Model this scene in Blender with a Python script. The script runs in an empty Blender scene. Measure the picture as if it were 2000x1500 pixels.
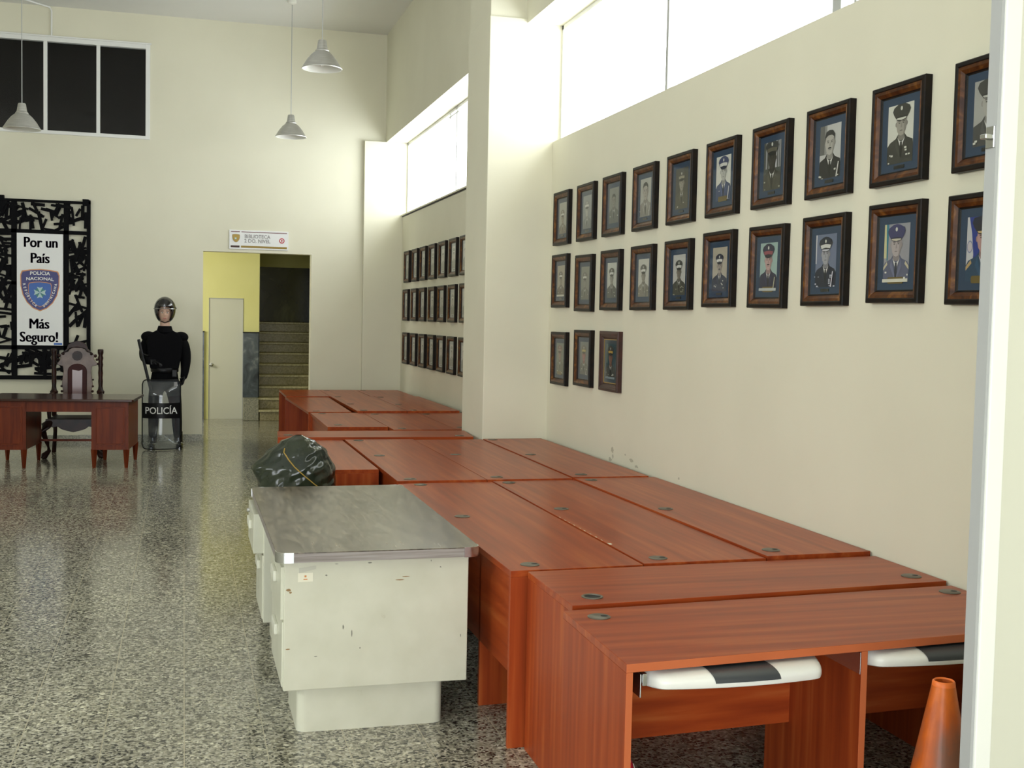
import bpy, math, random
from mathutils import Vector, Matrix
PI = math.pi
S = bpy.context.scene
COL = S.collection
rnd = random.Random(7)

# ------------------------------------------------------------------ camera
CAM_H = 1.70
F_PX = 2292.7
yaw, pit, rol = (math.radians(a) for a in (15.6561, 3.1225, 1.1888))
fwd = Vector((math.sin(yaw)*math.cos(pit), math.cos(yaw)*math.cos(pit), -math.sin(pit)))
rgt = Vector((math.cos(yaw), -math.sin(yaw), 0))
upv = rgt.cross(fwd)
r2 = math.cos(rol)*rgt + math.sin(rol)*upv
u2 = -math.sin(rol)*rgt + math.cos(rol)*upv
cd = bpy.data.cameras.new('camera')
cam = bpy.data.objects.new('camera', cd)
COL.objects.link(cam)
cd.sensor_fit = 'HORIZONTAL'
cd.sensor_width = 36
cd.lens = F_PX/2000*36
cd.clip_start = 0.05
cam.matrix_world = Matrix(((r2.x, u2.x, -fwd.x, 0), (r2.y, u2.y, -fwd.y, 0), (r2.z, u2.z, -fwd.z, CAM_H), (0, 0, 0, 1)))
S.camera = cam

# ------------------------------------------------------------------ world, daylight, exposure
S.view_settings.view_transform = 'Standard'
S.view_settings.look = 'None'
S.view_settings.exposure = 0.05
S.view_settings.gamma = 1.0
S.view_settings.use_curve_mapping = False
w = bpy.data.worlds.new('world')
S.world = w
w.use_nodes = True
bg = w.node_tree.nodes['Background']
bg.inputs[0].default_value = (0.93, 0.97, 1.0, 1)
bg.inputs[1].default_value = 8.3


def portal(name, loc, rot, sx, sy):
    l = bpy.data.lights.new(name, 'AREA')
    l.shape = 'RECTANGLE'
    l.size = sx
    l.size_y = sy
    l.cycles.is_portal = True
    o = bpy.data.objects.new(name, l)
    o.location = loc
    o.rotation_euler = rot
    COL.objects.link(o)
    return o


# daylight openings: clerestories in the right wall, glazing behind the camera, windows of the left wall
portal('daylight_portal', (3.02, 5.9, 3.63), (0, PI/2, 0), 0.95, 6.6)
portal('daylight_portal', (3.02, 13.08, 3.63), (0, PI/2, 0), 0.95, 6.1)
portal('daylight_portal', (-1.9, -3.6, 1.6), (PI/2, 0, 0), 6.0, 2.9)
portal('daylight_portal', (-6.6, 3.5, 3.3), (0, -PI/2, 0), 1.4, 7.0)
hl = bpy.data.lights.new('hall_fill_light', 'AREA')  # added area light brightening the closed stair hall, stands in for daylight from its left
hl.shape = 'RECTANGLE'
hl.size = 1.4
hl.size_y = 1.5
hl.energy = 52
hl.color = (1.0, 0.98, 0.9)
ho = bpy.data.objects.new('hall_fill_light', hl)
ho.location = (-1.7, 17.6, 2.1)
ho.rotation_euler = (0, -PI/2, math.radians(25))
COL.objects.link(ho)

# ------------------------------------------------------------------ helpers
M = {}


def principled(name, col=(0.5, 0.5, 0.5), rough=0.5, metal=0.0, coat=0.0, spec=0.5):
    m = bpy.data.materials.new(name)
    m.use_nodes = True
    b = m.node_tree.nodes['Principled BSDF']
    b.inputs['Base Color'].default_value = (*col, 1)
    b.inputs['Roughness'].default_value = rough
    b.inputs['Metallic'].default_value = metal
    b.inputs['Coat Weight'].default_value = coat
    b.inputs['Specular IOR Level'].default_value = spec
    M[name] = m
    return m, m.node_tree, b


def node(nt, typ, **kw):
    n = nt.nodes.new(typ)
    for k, v in kw.items():
        setattr(n, k, v)
    return n


def ramp(nt, stops):
    r = nt.nodes.new('ShaderNodeValToRGB')
    els = r.color_ramp.elements
    while len(els) < len(stops):
        els.new(0.5)
    for e, (p, c) in zip(els, stops):
        e.position = p
        e.color = (*c, 1)
    return r


def mottled(name, stops, scale=6.0, stretch=(1, 1, 1), rough=0.5, metal=0.0, coat=0.0, detail=6, bump=0.0, spec=0.5, dist=0.0, per_object=False):
    """noise coloured surface, stretched along one axis for grain"""
    m, nt, b = principled(name, stops[0][1], rough, metal, coat, spec)
    tc = node(nt, 'ShaderNodeTexCoord')
    mp = node(nt, 'ShaderNodeMapping')
    mp.inputs['Scale'].default_value = stretch
    nt.links.new(tc.outputs['Object'], mp.inputs['Vector'])
    if per_object:
        oi = node(nt, 'ShaderNodeObjectInfo')
        mu = node(nt, 'ShaderNodeMath', operation='MULTIPLY')
        mu.inputs[1].default_value = 37.0
        nt.links.new(oi.outputs['Random'], mu.inputs[0])
        nt.links.new(mu.outputs[0], mp.inputs['Location'])
    ns = node(nt, 'ShaderNodeTexNoise')
    ns.inputs['Scale'].default_value = scale
    ns.inputs['Detail'].default_value = detail
    ns.inputs['Distortion'].default_value = dist
    nt.links.new(mp.outputs[0], ns.inputs['Vector'])
    r = ramp(nt, stops)
    nt.links.new(ns.outputs[0], r.inputs[0])
    nt.links.new(r.outputs[0], b.inputs['Base Color'])
    if bump:
        bp = node(nt, 'ShaderNodeBump')
        bp.inputs['Strength'].default_value = bump
        bp.inputs['Distance'].default_value = 0.01
        nt.links.new(ns.outputs[0], bp.inputs['Height'])
        nt.links.new(bp.outputs[0], b.inputs['Normal'])
    return m


def flat(name, col, rough=0.6, **kw):
    return principled(name, col, rough, **kw)[0]


class MB:
    def __init__(s):
        s.v = []
        s.f = []
        s.m = []

    def add(s, vs, fs, mi=0):
        o = len(s.v)
        s.v += [tuple(p) for p in vs]
        s.f += [[i+o for i in q] for q in fs]
        s.m += [mi]*len(fs)
        return s

    def box(s, x0, x1, y0, y1, z0, z1, mi=0):
        return s.add([(x0, y0, z0), (x1, y0, z0), (x1, y1, z0), (x0, y1, z0), (x0, y0, z1), (x1, y0, z1), (x1, y1, z1), (x0, y1, z1)],
                     [(0, 3, 2, 1), (4, 5, 6, 7), (0, 1, 5, 4), (1, 2, 6, 5), (2, 3, 7, 6), (3, 0, 4, 7)], mi)

    def obox(s, c, d, hl_, hw, ht, mi=0, n=None):
        """box centred at c, long axis d, half sizes; n = thickness direction"""
        d = Vector(d).normalized()
        n = Vector(n or (0, 1, 0))
        n = (n - n.dot(d)*d).normalized()
        sd = d.cross(n)
        c = Vector(c)
        vs = [c+a*hl_*d+b_*hw*sd+e*ht*n for e in (-1, 1) for a, b_ in ((-1, -1), (1, -1), (1, 1), (-1, 1))]
        return s.add(vs, [(0, 1, 2, 3), (7, 6, 5, 4), (0, 4, 5, 1), (1, 5, 6, 2), (2, 6, 7, 3), (3, 7, 4, 0)], mi)

    def prism(s, pts, z0, z1, mi=0):
        n = len(pts)
        vs = [(p[0], p[1], z0) for p in pts]+[(p[0], p[1], z1) for p in pts]
        fs = [tuple(range(n-1, -1, -1)), tuple(range(n, 2*n))]+[(i, (i+1) % n, (i+1) % n+n, i+n) for i in range(n)]
        return s.add(vs, fs, mi)

    def vprism(s, pts, y0, y1, mi=0):
        """outline in x,z extruded along y (y0 is the face towards -y)"""
        n = len(pts)
        vs = [(p[0], y0, p[1]) for p in pts]+[(p[0], y1, p[1]) for p in pts]
        fs = [tuple(range(n)), tuple(range(2*n-1, n-1, -1))]+[(i, i+n, (i+1) % n+n, (i+1) % n) for i in range(n)]
        return s.add(vs, fs, mi)

    def tube(s, path, r, n=10, mi=0, closed=False, cap=True):
        path = [Vector(p) for p in path]
        k = len(path)
        rs = r if isinstance(r, (list, tuple)) else [r]*k
        rings = []
        ref = Vector((0, 0, 1))
        for i, p in enumerate(path):
            a = path[i-1] if (i > 0 or closed) else p
            b = path[(i+1) % k] if (i < k-1 or closed) else p
            t = (b-a).normalized()
            q = ref if abs(t.dot(ref)) < 0.95 else Vector((0, 1, 0))
            u = t.cross(q).normalized()
            v = t.cross(u)
            rings.append([p+rs[i]*(math.cos(2*PI*j/n)*u+math.sin(2*PI*j/n)*v) for j in range(n)])
        vs = [q for ri in rings for q in ri]
        fs = []
        for i in range(k if closed else k-1):
            a = i*n
            b = ((i+1) % k)*n
            for j in range(n):
                fs.append((a+j, a+(j+1) % n, b+(j+1) % n, b+j))
        if cap and not closed:
            fs.append(tuple(range(n-1, -1, -1)))
            fs.append(tuple((k-1)*n+j for j in range(n)))
        return s.add(vs, fs, mi)

    def lathe(s, prof, c=(0, 0, 0), n=28, mi=0, cap=True):
        """profile of (radius, z) about a vertical axis through c"""
        vs = [(c[0]+r*math.cos(2*PI*j/n), c[1]+r*math.sin(2*PI*j/n), c[2]+z) for r, z in prof for j in range(n)]
        fs = []
        for i in range(len(prof)-1):
            for j in range(n):
                fs.append((i*n+j, i*n+(j+1) % n, (i+1)*n+(j+1) % n, (i+1)*n+j))
        if cap:
            fs.append(tuple(range(n-1, -1, -1)))
            fs.append(tuple((len(prof)-1)*n+j for j in range(n)))
        return s.add(vs, fs, mi)

    def grid(s, fn, nu, nv, mi=0, skip=None, closed_u=False):
        o = len(s.v)
        uu = nu if closed_u else nu+1
        s.v += [tuple(fn(i/nu, j/nv)) for j in range(nv+1) for i in range(uu)]
        for j in range(nv):
            for i in range(nu):
                if skip and skip((i+.5)/nu, (j+.5)/nv):
                    continue
                a = o+j*uu+i
                b = o+j*uu+(i+1) % uu
                s.f.append([a, b, b+uu, a+uu])
                s.m.append(mi)
        return s


def wpos(o):
    t = Vector()
    while o is not None:
        t += o.location
        o = o.parent
    return t


def obj(name, mb, mats, parent=None, world=True, smooth=False, bevel=0.0, loc=None):
    if not isinstance(mats, (list, tuple)):
        mats = [mats]
    me = bpy.data.meshes.new(name)
    sh = wpos(parent) if (parent is not None and world) else Vector()
    if loc is not None and world:
        sh = sh + Vector(loc)
    me.from_pydata([Vector(v)-sh for v in mb.v], [], mb.f)
    for m in mats:
        me.materials.append(M[m] if isinstance(m, str) else m)
    for p, i in zip(me.polygons, mb.m):
        p.material_index = i
    me.update()
    o = bpy.data.objects.new(name, me)
    COL.objects.link(o)
    if parent is not None:
        o.parent = parent
    if loc is not None:
        o.location = loc
    if smooth:
        for p in me.polygons:
            p.use_smooth = True
        if smooth != 'full':
            me.set_sharp_from_angle(angle=math.radians(40))
    if bevel:
        b = o.modifiers.new('bevel', 'BEVEL')
        b.width = bevel
        b.segments = 2
        b.limit_method = 'ANGLE'
        b.angle_limit = math.radians(50)
    return o


def tag(o, label, cat, group=None):
    o['label'] = label
    o['category'] = cat
    if group:
        o['group'] = group
    return o


def thing(name, label, cat, loc=(0, 0, 0), rz=0.0, group=None):
    o = bpy.data.objects.new(name, None)
    o.empty_display_size = 0.1
    COL.objects.link(o)
    o.location = loc
    o.rotation_euler = (0, 0, rz)
    return tag(o, label, cat, group)


def struct(name, mb, mats, **kw):
    o = obj(name, mb, mats, **kw)
    o['kind'] = 'structure'
    return o


def text_mesh(body, size, extrude=0.001, bold=0.0, sx=1.0, align='CENTER'):
    """lettering as flat mesh data in the xz plane facing -y, centred on x, baseline z = 0"""
    c = bpy.data.curves.new('lettering', 'FONT')
    c.body = body
    c.size = size
    c.extrude = extrude
    c.offset = bold
    c.align_x = align
    c.resolution_u = 3
    t = bpy.data.objects.new('lettering', c)
    COL.objects.link(t)
    bpy.context.view_layer.update()
    dg = bpy.context.evaluated_depsgraph_get()
    me = bpy.data.meshes.new_from_object(t.evaluated_get(dg))
    bpy.data.objects.remove(t)
    mb = MB()
    mb.add([(v.co.x*sx, -v.co.z, v.co.y) for v in me.vertices], [tuple(p.vertices) for p in me.polygons])
    bpy.data.meshes.remove(me)
    return mb


def place(mb, fn):
    mb.v = [tuple(fn(*p)) for p in mb.v]
    return mb


def merge(a, b, mi=None):
    o = len(a.v)
    a.v += b.v
    a.f += [[i+o for i in q] for q in b.f]
    a.m += [mi if mi is not None else k for k in b.m]
    return a


# ------------------------------------------------------------------ materials
mottled('wall_paint', [(0.35, (0.73, 0.71, 0.565)), (0.7, (0.77, 0.75, 0.60))], scale=1.2, rough=0.6, bump=0.03, spec=0.25)
mottled('ceiling_paint', [(0.3, (0.78, 0.78, 0.74)), (0.7, (0.81, 0.81, 0.77))], scale=1.0, rough=0.8, spec=0.2)
mottled('yellow_paint', [(0.3, (0.78, 0.75, 0.30)), (0.7, (0.82, 0.79, 0.34))], scale=1.5, rough=0.5)
mottled('olive_paint', [(0.3, (0.42, 0.40, 0.10)), (0.7, (0.47, 0.44, 0.12))], scale=1.5, rough=0.5)
mottled('black_marble', [(0.35, (0.008, 0.010, 0.008)), (0.62, (0.02, 0.024, 0.018)), (0.72, (0.07, 0.075, 0.045))], scale=1.6, rough=0.12, dist=1.2)
mottled('grey_marble', [(0.3, (0.035, 0.045, 0.05)), (0.55, (0.08, 0.10, 0.11)), (0.75, (0.22, 0.25, 0.25))], scale=4.0, rough=0.15, dist=1.5)
mottled('granite_block', [(0.4, (0.16, 0.16, 0.11)), (0.6, (0.32, 0.31, 0.22))], scale=60, rough=0.3)
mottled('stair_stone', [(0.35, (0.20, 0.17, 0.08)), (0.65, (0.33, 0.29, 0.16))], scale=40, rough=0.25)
flat('white_frame', (0.80, 0.81, 0.78), 0.35)
flat('grey_frame', (0.42, 0.43, 0.42), 0.4)
flat('door_cream', (0.66, 0.66, 0.55), 0.45)
flat('door_white', (0.85, 0.86, 0.80), 0.35)
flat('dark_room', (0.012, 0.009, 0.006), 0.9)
flat('black_satin', (0.004, 0.004, 0.005), 0.4, spec=0.25)
flat('black_cloth', (0.0035, 0.0035, 0.0045), 0.85, spec=0.1)
flat('black_gloss', (0.006, 0.006, 0.008), 0.08, coat=0.6)
flat('black_iron', (0.003, 0.003, 0.004), 0.6, spec=0.08)
flat('white_plastic', (0.82, 0.82, 0.76), 0.3)
flat('charcoal_pad', (0.045, 0.05, 0.055), 0.4)
flat('steel', (0.55, 0.56, 0.56), 0.25, metal=1.0)
flat('dark_slot', (0.004, 0.004, 0.004), 0.7)
flat('grommet_bronze', (0.10, 0.085, 0.06), 0.38)
flat('gold', (0.50, 0.34, 0.10), 0.35, metal=0.5)
flat('skin', (0.62, 0.40, 0.30), 0.5)
flat('lip', (0.42, 0.15, 0.12), 0.5)
flat('navy_ink', (0.035, 0.012, 0.06), 0.5)
flat('sign_white', (0.80, 0.81, 0.80), 0.4)
flat('badge_blue', (0.02, 0.02, 0.16), 0.4)
flat('badge_light_blue', (0.01, 0.10, 0.42), 0.4)
flat('badge_orange', (0.62, 0.25, 0.07), 0.4)
flat('badge_cross', (0.42, 0.60, 0.58), 0.4)
flat('badge_green', (0.02, 0.20, 0.16), 0.4)
flat('badge_gold', (0.42, 0.28, 0.05), 0.4)
flat('maroon', (0.16, 0.035, 0.045), 0.5)
flat('dark_brown_ink', (0.05, 0.02, 0.015), 0.5)
flat('bar_gold', (0.30, 0.20, 0.03), 0.5)
flat('grey_ink', (0.25, 0.24, 0.24), 0.5)
flat('red_ink', (0.50, 0.03, 0.05), 0.5)
flat('red_cloth', (0.50, 0.01, 0.03), 0.7)
flat('white_dot', (0.85, 0.85, 0.85), 0.7)
flat('tag_paper', (0.80, 0.78, 0.62), 0.6)
flat('tag_tape', (0.52, 0.52, 0.43), 0.5)
flat('mat_navy', (0.017, 0.042, 0.085), 0.6)
flat('mat_dusk', (0.06, 0.085, 0.10), 0.6)
flat('plaque_black', (0.006, 0.006, 0.007), 0.3)
flat('plaque_brass', (0.16, 0.11, 0.025), 0.35, metal=0.3)
flat('velvet', (0.035, 0.006, 0.005), 0.5, spec=0.2)
flat('plastic_sheen', (0.20, 0.13, 0.13), 0.2)
flat('twine', (0.35, 0.22, 0.03), 0.6)
mottled('frame_outer', [(0.4, (0.005, 0.004, 0.004)), (0.7, (0.014, 0.008, 0.005))], scale=20, rough=0.4, spec=0.2)
mottled('frame_burl', [(0.30, (0.035, 0.010, 0.004)), (0.55, (0.10, 0.034, 0.008)), (0.75, (0.24, 0.10, 0.02))], scale=14, stretch=(1, 1, 1), rough=0.32, dist=1.5, per_object=True, spec=0.25)
mottled('frame_mahogany', [(0.4, (0.030, 0.008, 0.006)), (0.7, (0.06, 0.014, 0.008))], scale=12, rough=0.35)
CH = [(0.28, (0.235, 0.037, 0.010)), (0.44, (0.300, 0.049, 0.012)), (0.56, (0.350, 0.062, 0.014)), (0.72, (0.420, 0.100, 0.025))]
mottled('cherry_x', CH, scale=3.0, stretch=(0.35, 8, 8), rough=0.28, dist=0.0, detail=4, per_object=True, spec=0.15)
mottled('cherry_y', CH, scale=3.0, stretch=(8, 0.35, 8), rough=0.28, dist=0.0, detail=4, per_object=True, spec=0.15)
mottled('cherry_z', CH, scale=3.0, stretch=(8, 8, 0.35), rough=0.36, dist=0.0, detail=5, per_object=True, spec=0.15)
flat('cherry_lit_edge', (0.52, 0.135, 0.048), 0.35, spec=0.3)  # paler than the cherry: strong light on the front edges put into the colour
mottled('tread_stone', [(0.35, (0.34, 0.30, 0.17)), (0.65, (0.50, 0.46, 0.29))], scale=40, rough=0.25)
flat('mat_glare', (0.40, 0.43, 0.42), 0.5)  # glare of the alcove picture glass put into the mat colour
mottled('old_mahogany', [(0.35, (0.095, 0.015, 0.004)), (0.65, (0.165, 0.030, 0.008))], scale=3.0, stretch=(8, 8, 0.7), rough=0.35, dist=0.4, spec=0.15)
mottled('old_mahogany_top', [(0.35, (0.03, 0.010, 0.006)), (0.65, (0.05, 0.016, 0.009))], scale=3.0, stretch=(0.7, 8, 8), rough=0.18, spec=0.3)
mottled('carved_wood', [(0.35, (0.010, 0.004, 0.003)), (0.65, (0.030, 0.010, 0.007))], scale=9.0, rough=0.35, spec=0.2)
mottled('pale_carved_wood', [(0.35, (0.085, 0.052, 0.038)), (0.65, (0.16, 0.105, 0.078))], scale=9.0, rough=0.3, spec=0.3)
mottled('walnut_laminate', [(0.34, (0.045, 0.034, 0.024)), (0.50, (0.100, 0.080, 0.060)), (0.66, (0.19, 0.155, 0.11))], scale=4.0, stretch=(9, 1.3, 8), rough=0.24, dist=0.8, spec=0.6)
mottled('walnut_edge', [(0.35, (0.20, 0.17, 0.15)), (0.65, (0.36, 0.33, 0.31))], scale=4.0, stretch=(0.9, 9, 22), rough=0.3)
mottled('enamel', [(0.24, (0.40, 0.36, 0.22)), (0.33, (0.59, 0.59, 0.465)), (0.7, (0.65, 0.65, 0.525))], scale=7, rough=0.32, detail=9)
mottled('brushed_aluminium', [(0.3, (0.50, 0.50, 0.48)), (0.7, (0.66, 0.66, 0.63))], scale=10, stretch=(1, 1, 20), rough=0.38, metal=0.8)
mottled('cone_orange', [(0.32, (0.22, 0.09, 0.05)), (0.46, (0.50, 0.10, 0.012)), (0.58, (0.78, 0.17, 0.008))], scale=6, stretch=(1, 1, 0.5), rough=0.4, detail=8)
flat('cone_rim', (0.85, 0.19, 0.03), 0.4)


def terrazzo():
    m, nt, b = principled('terrazzo', (0.4, 0.4, 0.34), 0.14)
    tc = node(nt, 'ShaderNodeTexCoord')
    v1 = node(nt, 'ShaderNodeTexVoronoi')
    v1.inputs['Scale'].default_value = 95
    v2 = node(nt, 'ShaderNodeTexVoronoi')
    v2.inputs['Scale'].default_value = 48
    big = node(nt, 'ShaderNodeTexNoise')
    big.inputs['Scale'].default_value = 1.3
    big.inputs['Detail'].default_value = 4
    for v in (v1, v2, big):
        nt.links.new(tc.outputs['Object'], v.inputs['Vector'])
    s1 = node(nt, 'ShaderNodeSeparateColor')
    nt.links.new(v1.outputs['Color'], s1.inputs[0])
    r1 = ramp(nt, [(0.0, (0.020, 0.021, 0.022)), (0.13, (0.05, 0.05, 0.045)), (0.24, (0.21, 0.20, 0.155)), (0.55, (0.32, 0.305, 0.24)), (0.9, (0.52, 0.50, 0.42))])
    nt.links.new(s1.outputs[0], r1.inputs[0])
    s2 = node(nt, 'ShaderNodeSeparateColor')
    nt.links.new(v2.outputs['Color'], s2.inputs[0])
    r2_ = ramp(nt, [(0.0, (0.35, 0.35, 0.35)), (0.14, (0.9, 0.9, 0.88)), (0.8, (1.0, 1.0, 1.0)), (0.93, (1.4, 1.4, 1.35))])
    nt.links.new(s2.outputs[1], r2_.inputs[0])
    mx = node(nt, 'ShaderNodeMix', data_type='RGBA', blend_type='MULTIPLY')
    mx.inputs[0].default_value = 1
    nt.links.new(r1.outputs[0], mx.inputs[6])
    nt.links.new(r2_.outputs[0], mx.inputs[7])
    r3 = ramp(nt, [(0.3, (0.86, 0.86, 0.86)), (0.7, (1.05, 1.05, 1.0))])
    nt.links.new(big.outputs[0], r3.inputs[0])
    mx2 = node(nt, 'ShaderNodeMix', data_type='RGBA', blend_type='MULTIPLY')
    mx2.inputs[0].default_value = 1
    nt.links.new(mx.outputs[2], mx2.inputs[6])
    nt.links.new(r3.outputs[0], mx2.inputs[7])
    # tile joints every 0.312 m
    sp = node(nt, 'ShaderNodeSeparateXYZ')
    nt.links.new(tc.outputs['Object'], sp.inputs[0])
    outs = []
    for k, off, wd in ((0, 0.0, 0.0042), (1, 0.10, 0.0018)):
        a = node(nt, 'ShaderNodeMath', operation='ADD')
        a.inputs[1].default_value = 31.2+off-0.010+wd/2
        nt.links.new(sp.outputs[k], a.inputs[0])
        mo = node(nt, 'ShaderNodeMath', operation='MODULO')
        mo.inputs[1].default_value = 0.312
        nt.links.new(a.outputs[0], mo.inputs[0])
        lt = node(nt, 'ShaderNodeMath', operation='LESS_THAN')
        lt.inputs[1].default_value = wd
        nt.links.new(mo.outputs[0], lt.inputs[0])
        outs.append(lt)
    mxm = node(nt, 'ShaderNodeMath', operation='MAXIMUM')
    nt.links.new(outs[0].outputs[0], mxm.inputs[0])
    nt.links.new(outs[1].outputs[0], mxm.inputs[1])
    half = node(nt, 'ShaderNodeMath', operation='MULTIPLY')
    half.inputs[1].default_value = 0.85
    nt.links.new(mxm.outputs[0], half.inputs[0])
    mx3 = node(nt, 'ShaderNodeMix', data_type='RGBA')
    nt.links.new(half.outputs[0], mx3.inputs[0])
    nt.links.new(mx2.outputs[2], mx3.inputs[6])
    mx3.inputs[7].default_value = (0.46, 0.42, 0.30, 1)
    nt.links.new(mx3.outputs[2], b.inputs['Base Color'])
    rr = node(nt, 'ShaderNodeMapRange')
    rr.inputs[3].default_value = 0.07
    rr.inputs[4].default_value = 0.20
    nt.links.new(big.outputs[0], rr.inputs[0])
    nt.links.new(rr.outputs[0], b.inputs['Roughness'])


terrazzo()


def clear(name, tint, gloss_rough, facing=0.03, haze=0.0, hazecol=(0.5, 0.5, 0.5)):
    """thin clear sheet: transparent with a Fresnel reflection"""
    m = bpy.data.materials.new(name)
    m.use_nodes = True
    nt = m.node_tree
    nt.nodes.clear()
    out = node(nt, 'ShaderNodeOutputMaterial')
    tr = node(nt, 'ShaderNodeBsdfTransparent')
    tr.inputs[0].default_value = (*tint, 1)
    gl = node(nt, 'ShaderNodeBsdfGlossy')
    gl.inputs['Roughness'].default_value = gloss_rough
    lw = node(nt, 'ShaderNodeLayerWeight')
    pw = node(nt, 'ShaderNodeMath', operation='POWER')
    pw.inputs[1].default_value = 5.0
    nt.links.new(lw.outputs['Facing'], pw.inputs[0])
    fr = node(nt, 'ShaderNodeMath', operation='MULTIPLY_ADD')
    fr.inputs[1].default_value = 1.0-facing
    fr.inputs[2].default_value = facing
    nt.links.new(pw.outputs[0], fr.inputs[0])
    mx = node(nt, 'ShaderNodeMixShader')
    nt.links.new(fr.outputs[0], mx.inputs[0])
    if haze:
        df = node(nt, 'ShaderNodeBsdfDiffuse')
        df.inputs[0].default_value = (*hazecol, 1)
        m2 = node(nt, 'ShaderNodeMixShader')
        m2.inputs[0].default_value = haze
        nt.links.new(tr.outputs[0], m2.inputs[1])
        nt.links.new(df.outputs[0], m2.inputs[2])
        nt.links.new(m2.outputs[0], mx.inputs[1])
    else:
        nt.links.new(tr.outputs[0], mx.inputs[1])
    nt.links.new(gl.outputs[0], mx.inputs[2])
    nt.links.new(mx.outputs[0], out.inputs[0])
    M[name] = m


clear('picture_glass', (0.97, 0.98, 0.98), 0.04)
clear('window_glass', (0.97, 0.98, 0.98), 0.02)
clear('polycarbonate', (0.88, 0.90, 0.92), 0.06, 0.05, 0.07, (0.45, 0.48, 0.52))


def sack_material():
    m, nt, b = principled('sack_plastic', (0.012, 0.02, 0.014), 0.17, coat=0.0, spec=0.5)
    tc = node(nt, 'ShaderNodeTexCoord')
    mp = node(nt, 'ShaderNodeMapping')
    mp.inputs['Rotation'].default_value = (0.3, 0.55, 0.2)
    wv = node(nt, 'ShaderNodeTexWave', wave_type='BANDS', bands_direction='Z')
    wv.inputs['Scale'].default_value = 5.5
    wv.inputs['Distortion'].default_value = 5.0
    wv.inputs['Detail'].default_value = 2.0
    wv.inputs['Detail Scale'].default_value = 0.8
    nt.links.new(tc.outputs['Object'], mp.inputs[0])
    nt.links.new(mp.outputs[0], wv.inputs['Vector'])
    bp = node(nt, 'ShaderNodeBump')
    bp.inputs['Strength'].default_value = 0.28
    bp.inputs['Distance'].default_value = 0.012
    nt.links.new(wv.outputs['Fac'], bp.inputs['Height'])
    nt.links.new(bp.outputs[0], b.inputs['Normal'])
    n2 = node(nt, 'ShaderNodeTexNoise')
    n2.inputs['Scale'].default_value = 5
    nt.links.new(tc.outputs['Object'], n2.inputs['Vector'])
    r = ramp(nt, [(0.4, (0.010, 0.016, 0.012)), (0.7, (0.028, 0.036, 0.018))])
    nt.links.new(n2.outputs[0], r.inputs[0])
    nt.links.new(r.outputs[0], b.inputs['Base Color'])


sack_material()
# ================================================================== SETTING
W = 2.90          # face of the right wall
YB = 16.2         # face of the back wall
ZC = 5.56         # ceiling
struct('floor', MB().box(-6.8, 3.2, -3.8, 22.6, -0.2, 0), 'terrazzo')
struct('ceiling', MB().box(-6.8, 3.5, -3.8, 16.4, ZC, ZC+0.2), 'ceiling_paint')
mb = MB()
mb.box(W, 3.2, -3.8, 2.6, 0, ZC)                       # solid part beside the viewer
mb.box(W, 3.2, 2.6, 9.26, 0, 3.16)                     # below the near clerestory
mb.box(W, 3.2, 10.0, 16.2, 0, 3.10)                    # below the far clerestory
mb.box(2.665, 3.45, 2.6, 16.2, 4.10, ZC)               # deep beam over the windows
struct('wall_right', mb, 'wall_paint')
flat('wall_smudge', (0.50, 0.48, 0.36), 0.7)
for (y, z, a, b) in ((7.70, .805, .035, .028), (7.74, .735, .045, .018), (7.69, .76, .015, .02), (7.33, .775, .05, .014), (7.24, .745, .035, .012), (7.45, .80, .02, .010), (6.55, .76, .016, .010)):
    pts = [(W-.0008, y+a*rnd.uniform(.5, 1.1)*math.cos(k*PI/6), z+b*rnd.uniform(.5, 1.1)*math.sin(k*PI/6)) for k in range(12)]
    obj('wall_smudge', MB().add(pts, [tuple(range(12))]), 'wall_smudge', bpy.data.objects['wall_right'])
mb = MB()
mb.box(2.352, 3.3, 9.26, 10.0, 0, 4.135)
mb.box(2.362, 2.70, 9.285, 9.995, 4.13, ZC)
struct('wall_pier', mb, 'wall_paint', bevel=0.006)
struct('wall_pilaster', MB().box(2.365, 3.2, 16.12, 16.2, 0, 4.10), 'wall_paint', bevel=0.004)
mb = MB()
DX0, DX1, DZ = 0.243, 1.668, 2.53
WX0, WX1, WZ0, WZ1 = -2.98, -0.44, 3.95, 5.17
mb.box(-6.8, WX0, YB, YB+.2, 0, ZC)
mb.box(WX0, DX0, YB, YB+.2, 0, WZ0)
mb.box(WX0, WX1, YB, YB+.2, WZ1, ZC)
mb.box(WX1, DX0, YB, YB+.2, WZ0, ZC)
mb.box(DX0, DX1, YB, YB+.2, DZ, ZC)
mb.box(DX1, 3.4, YB, YB+.2, 0, ZC)
struct('wall_back', mb, 'wall_paint')
mb = MB()                                              # wall behind the viewer with the street glazing
mb.box(-6.8, -4.9, -3.8, -3.6, 0, ZC)
mb.box(1.1, 3.2, -3.8, -3.6, 0, ZC)
mb.box(-4.9, 1.1, -3.8, -3.6, 3.05, ZC)
mb.box(-4.9, 1.1, -3.8, -3.6, 0, 0.15)
struct('wall_front', mb, 'wall_paint')
mb = MB()
mb.box(-6.8, -6.6, -3.8, 0, 0, ZC)
mb.box(-6.8, -6.6, 7.0, 16.4, 0, ZC)
mb.box(-6.8, -6.6, 0, 7.0, 4.0, ZC)
mb.box(-6.8, -6.6, 0, 7.0, 0, 2.6)
struct('wall_left', mb, 'wall_paint')
struct('baseboard_back', MB().box(-6.6, DX0, YB-.012, YB, 0, 0.085), 'granite_block')

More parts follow.
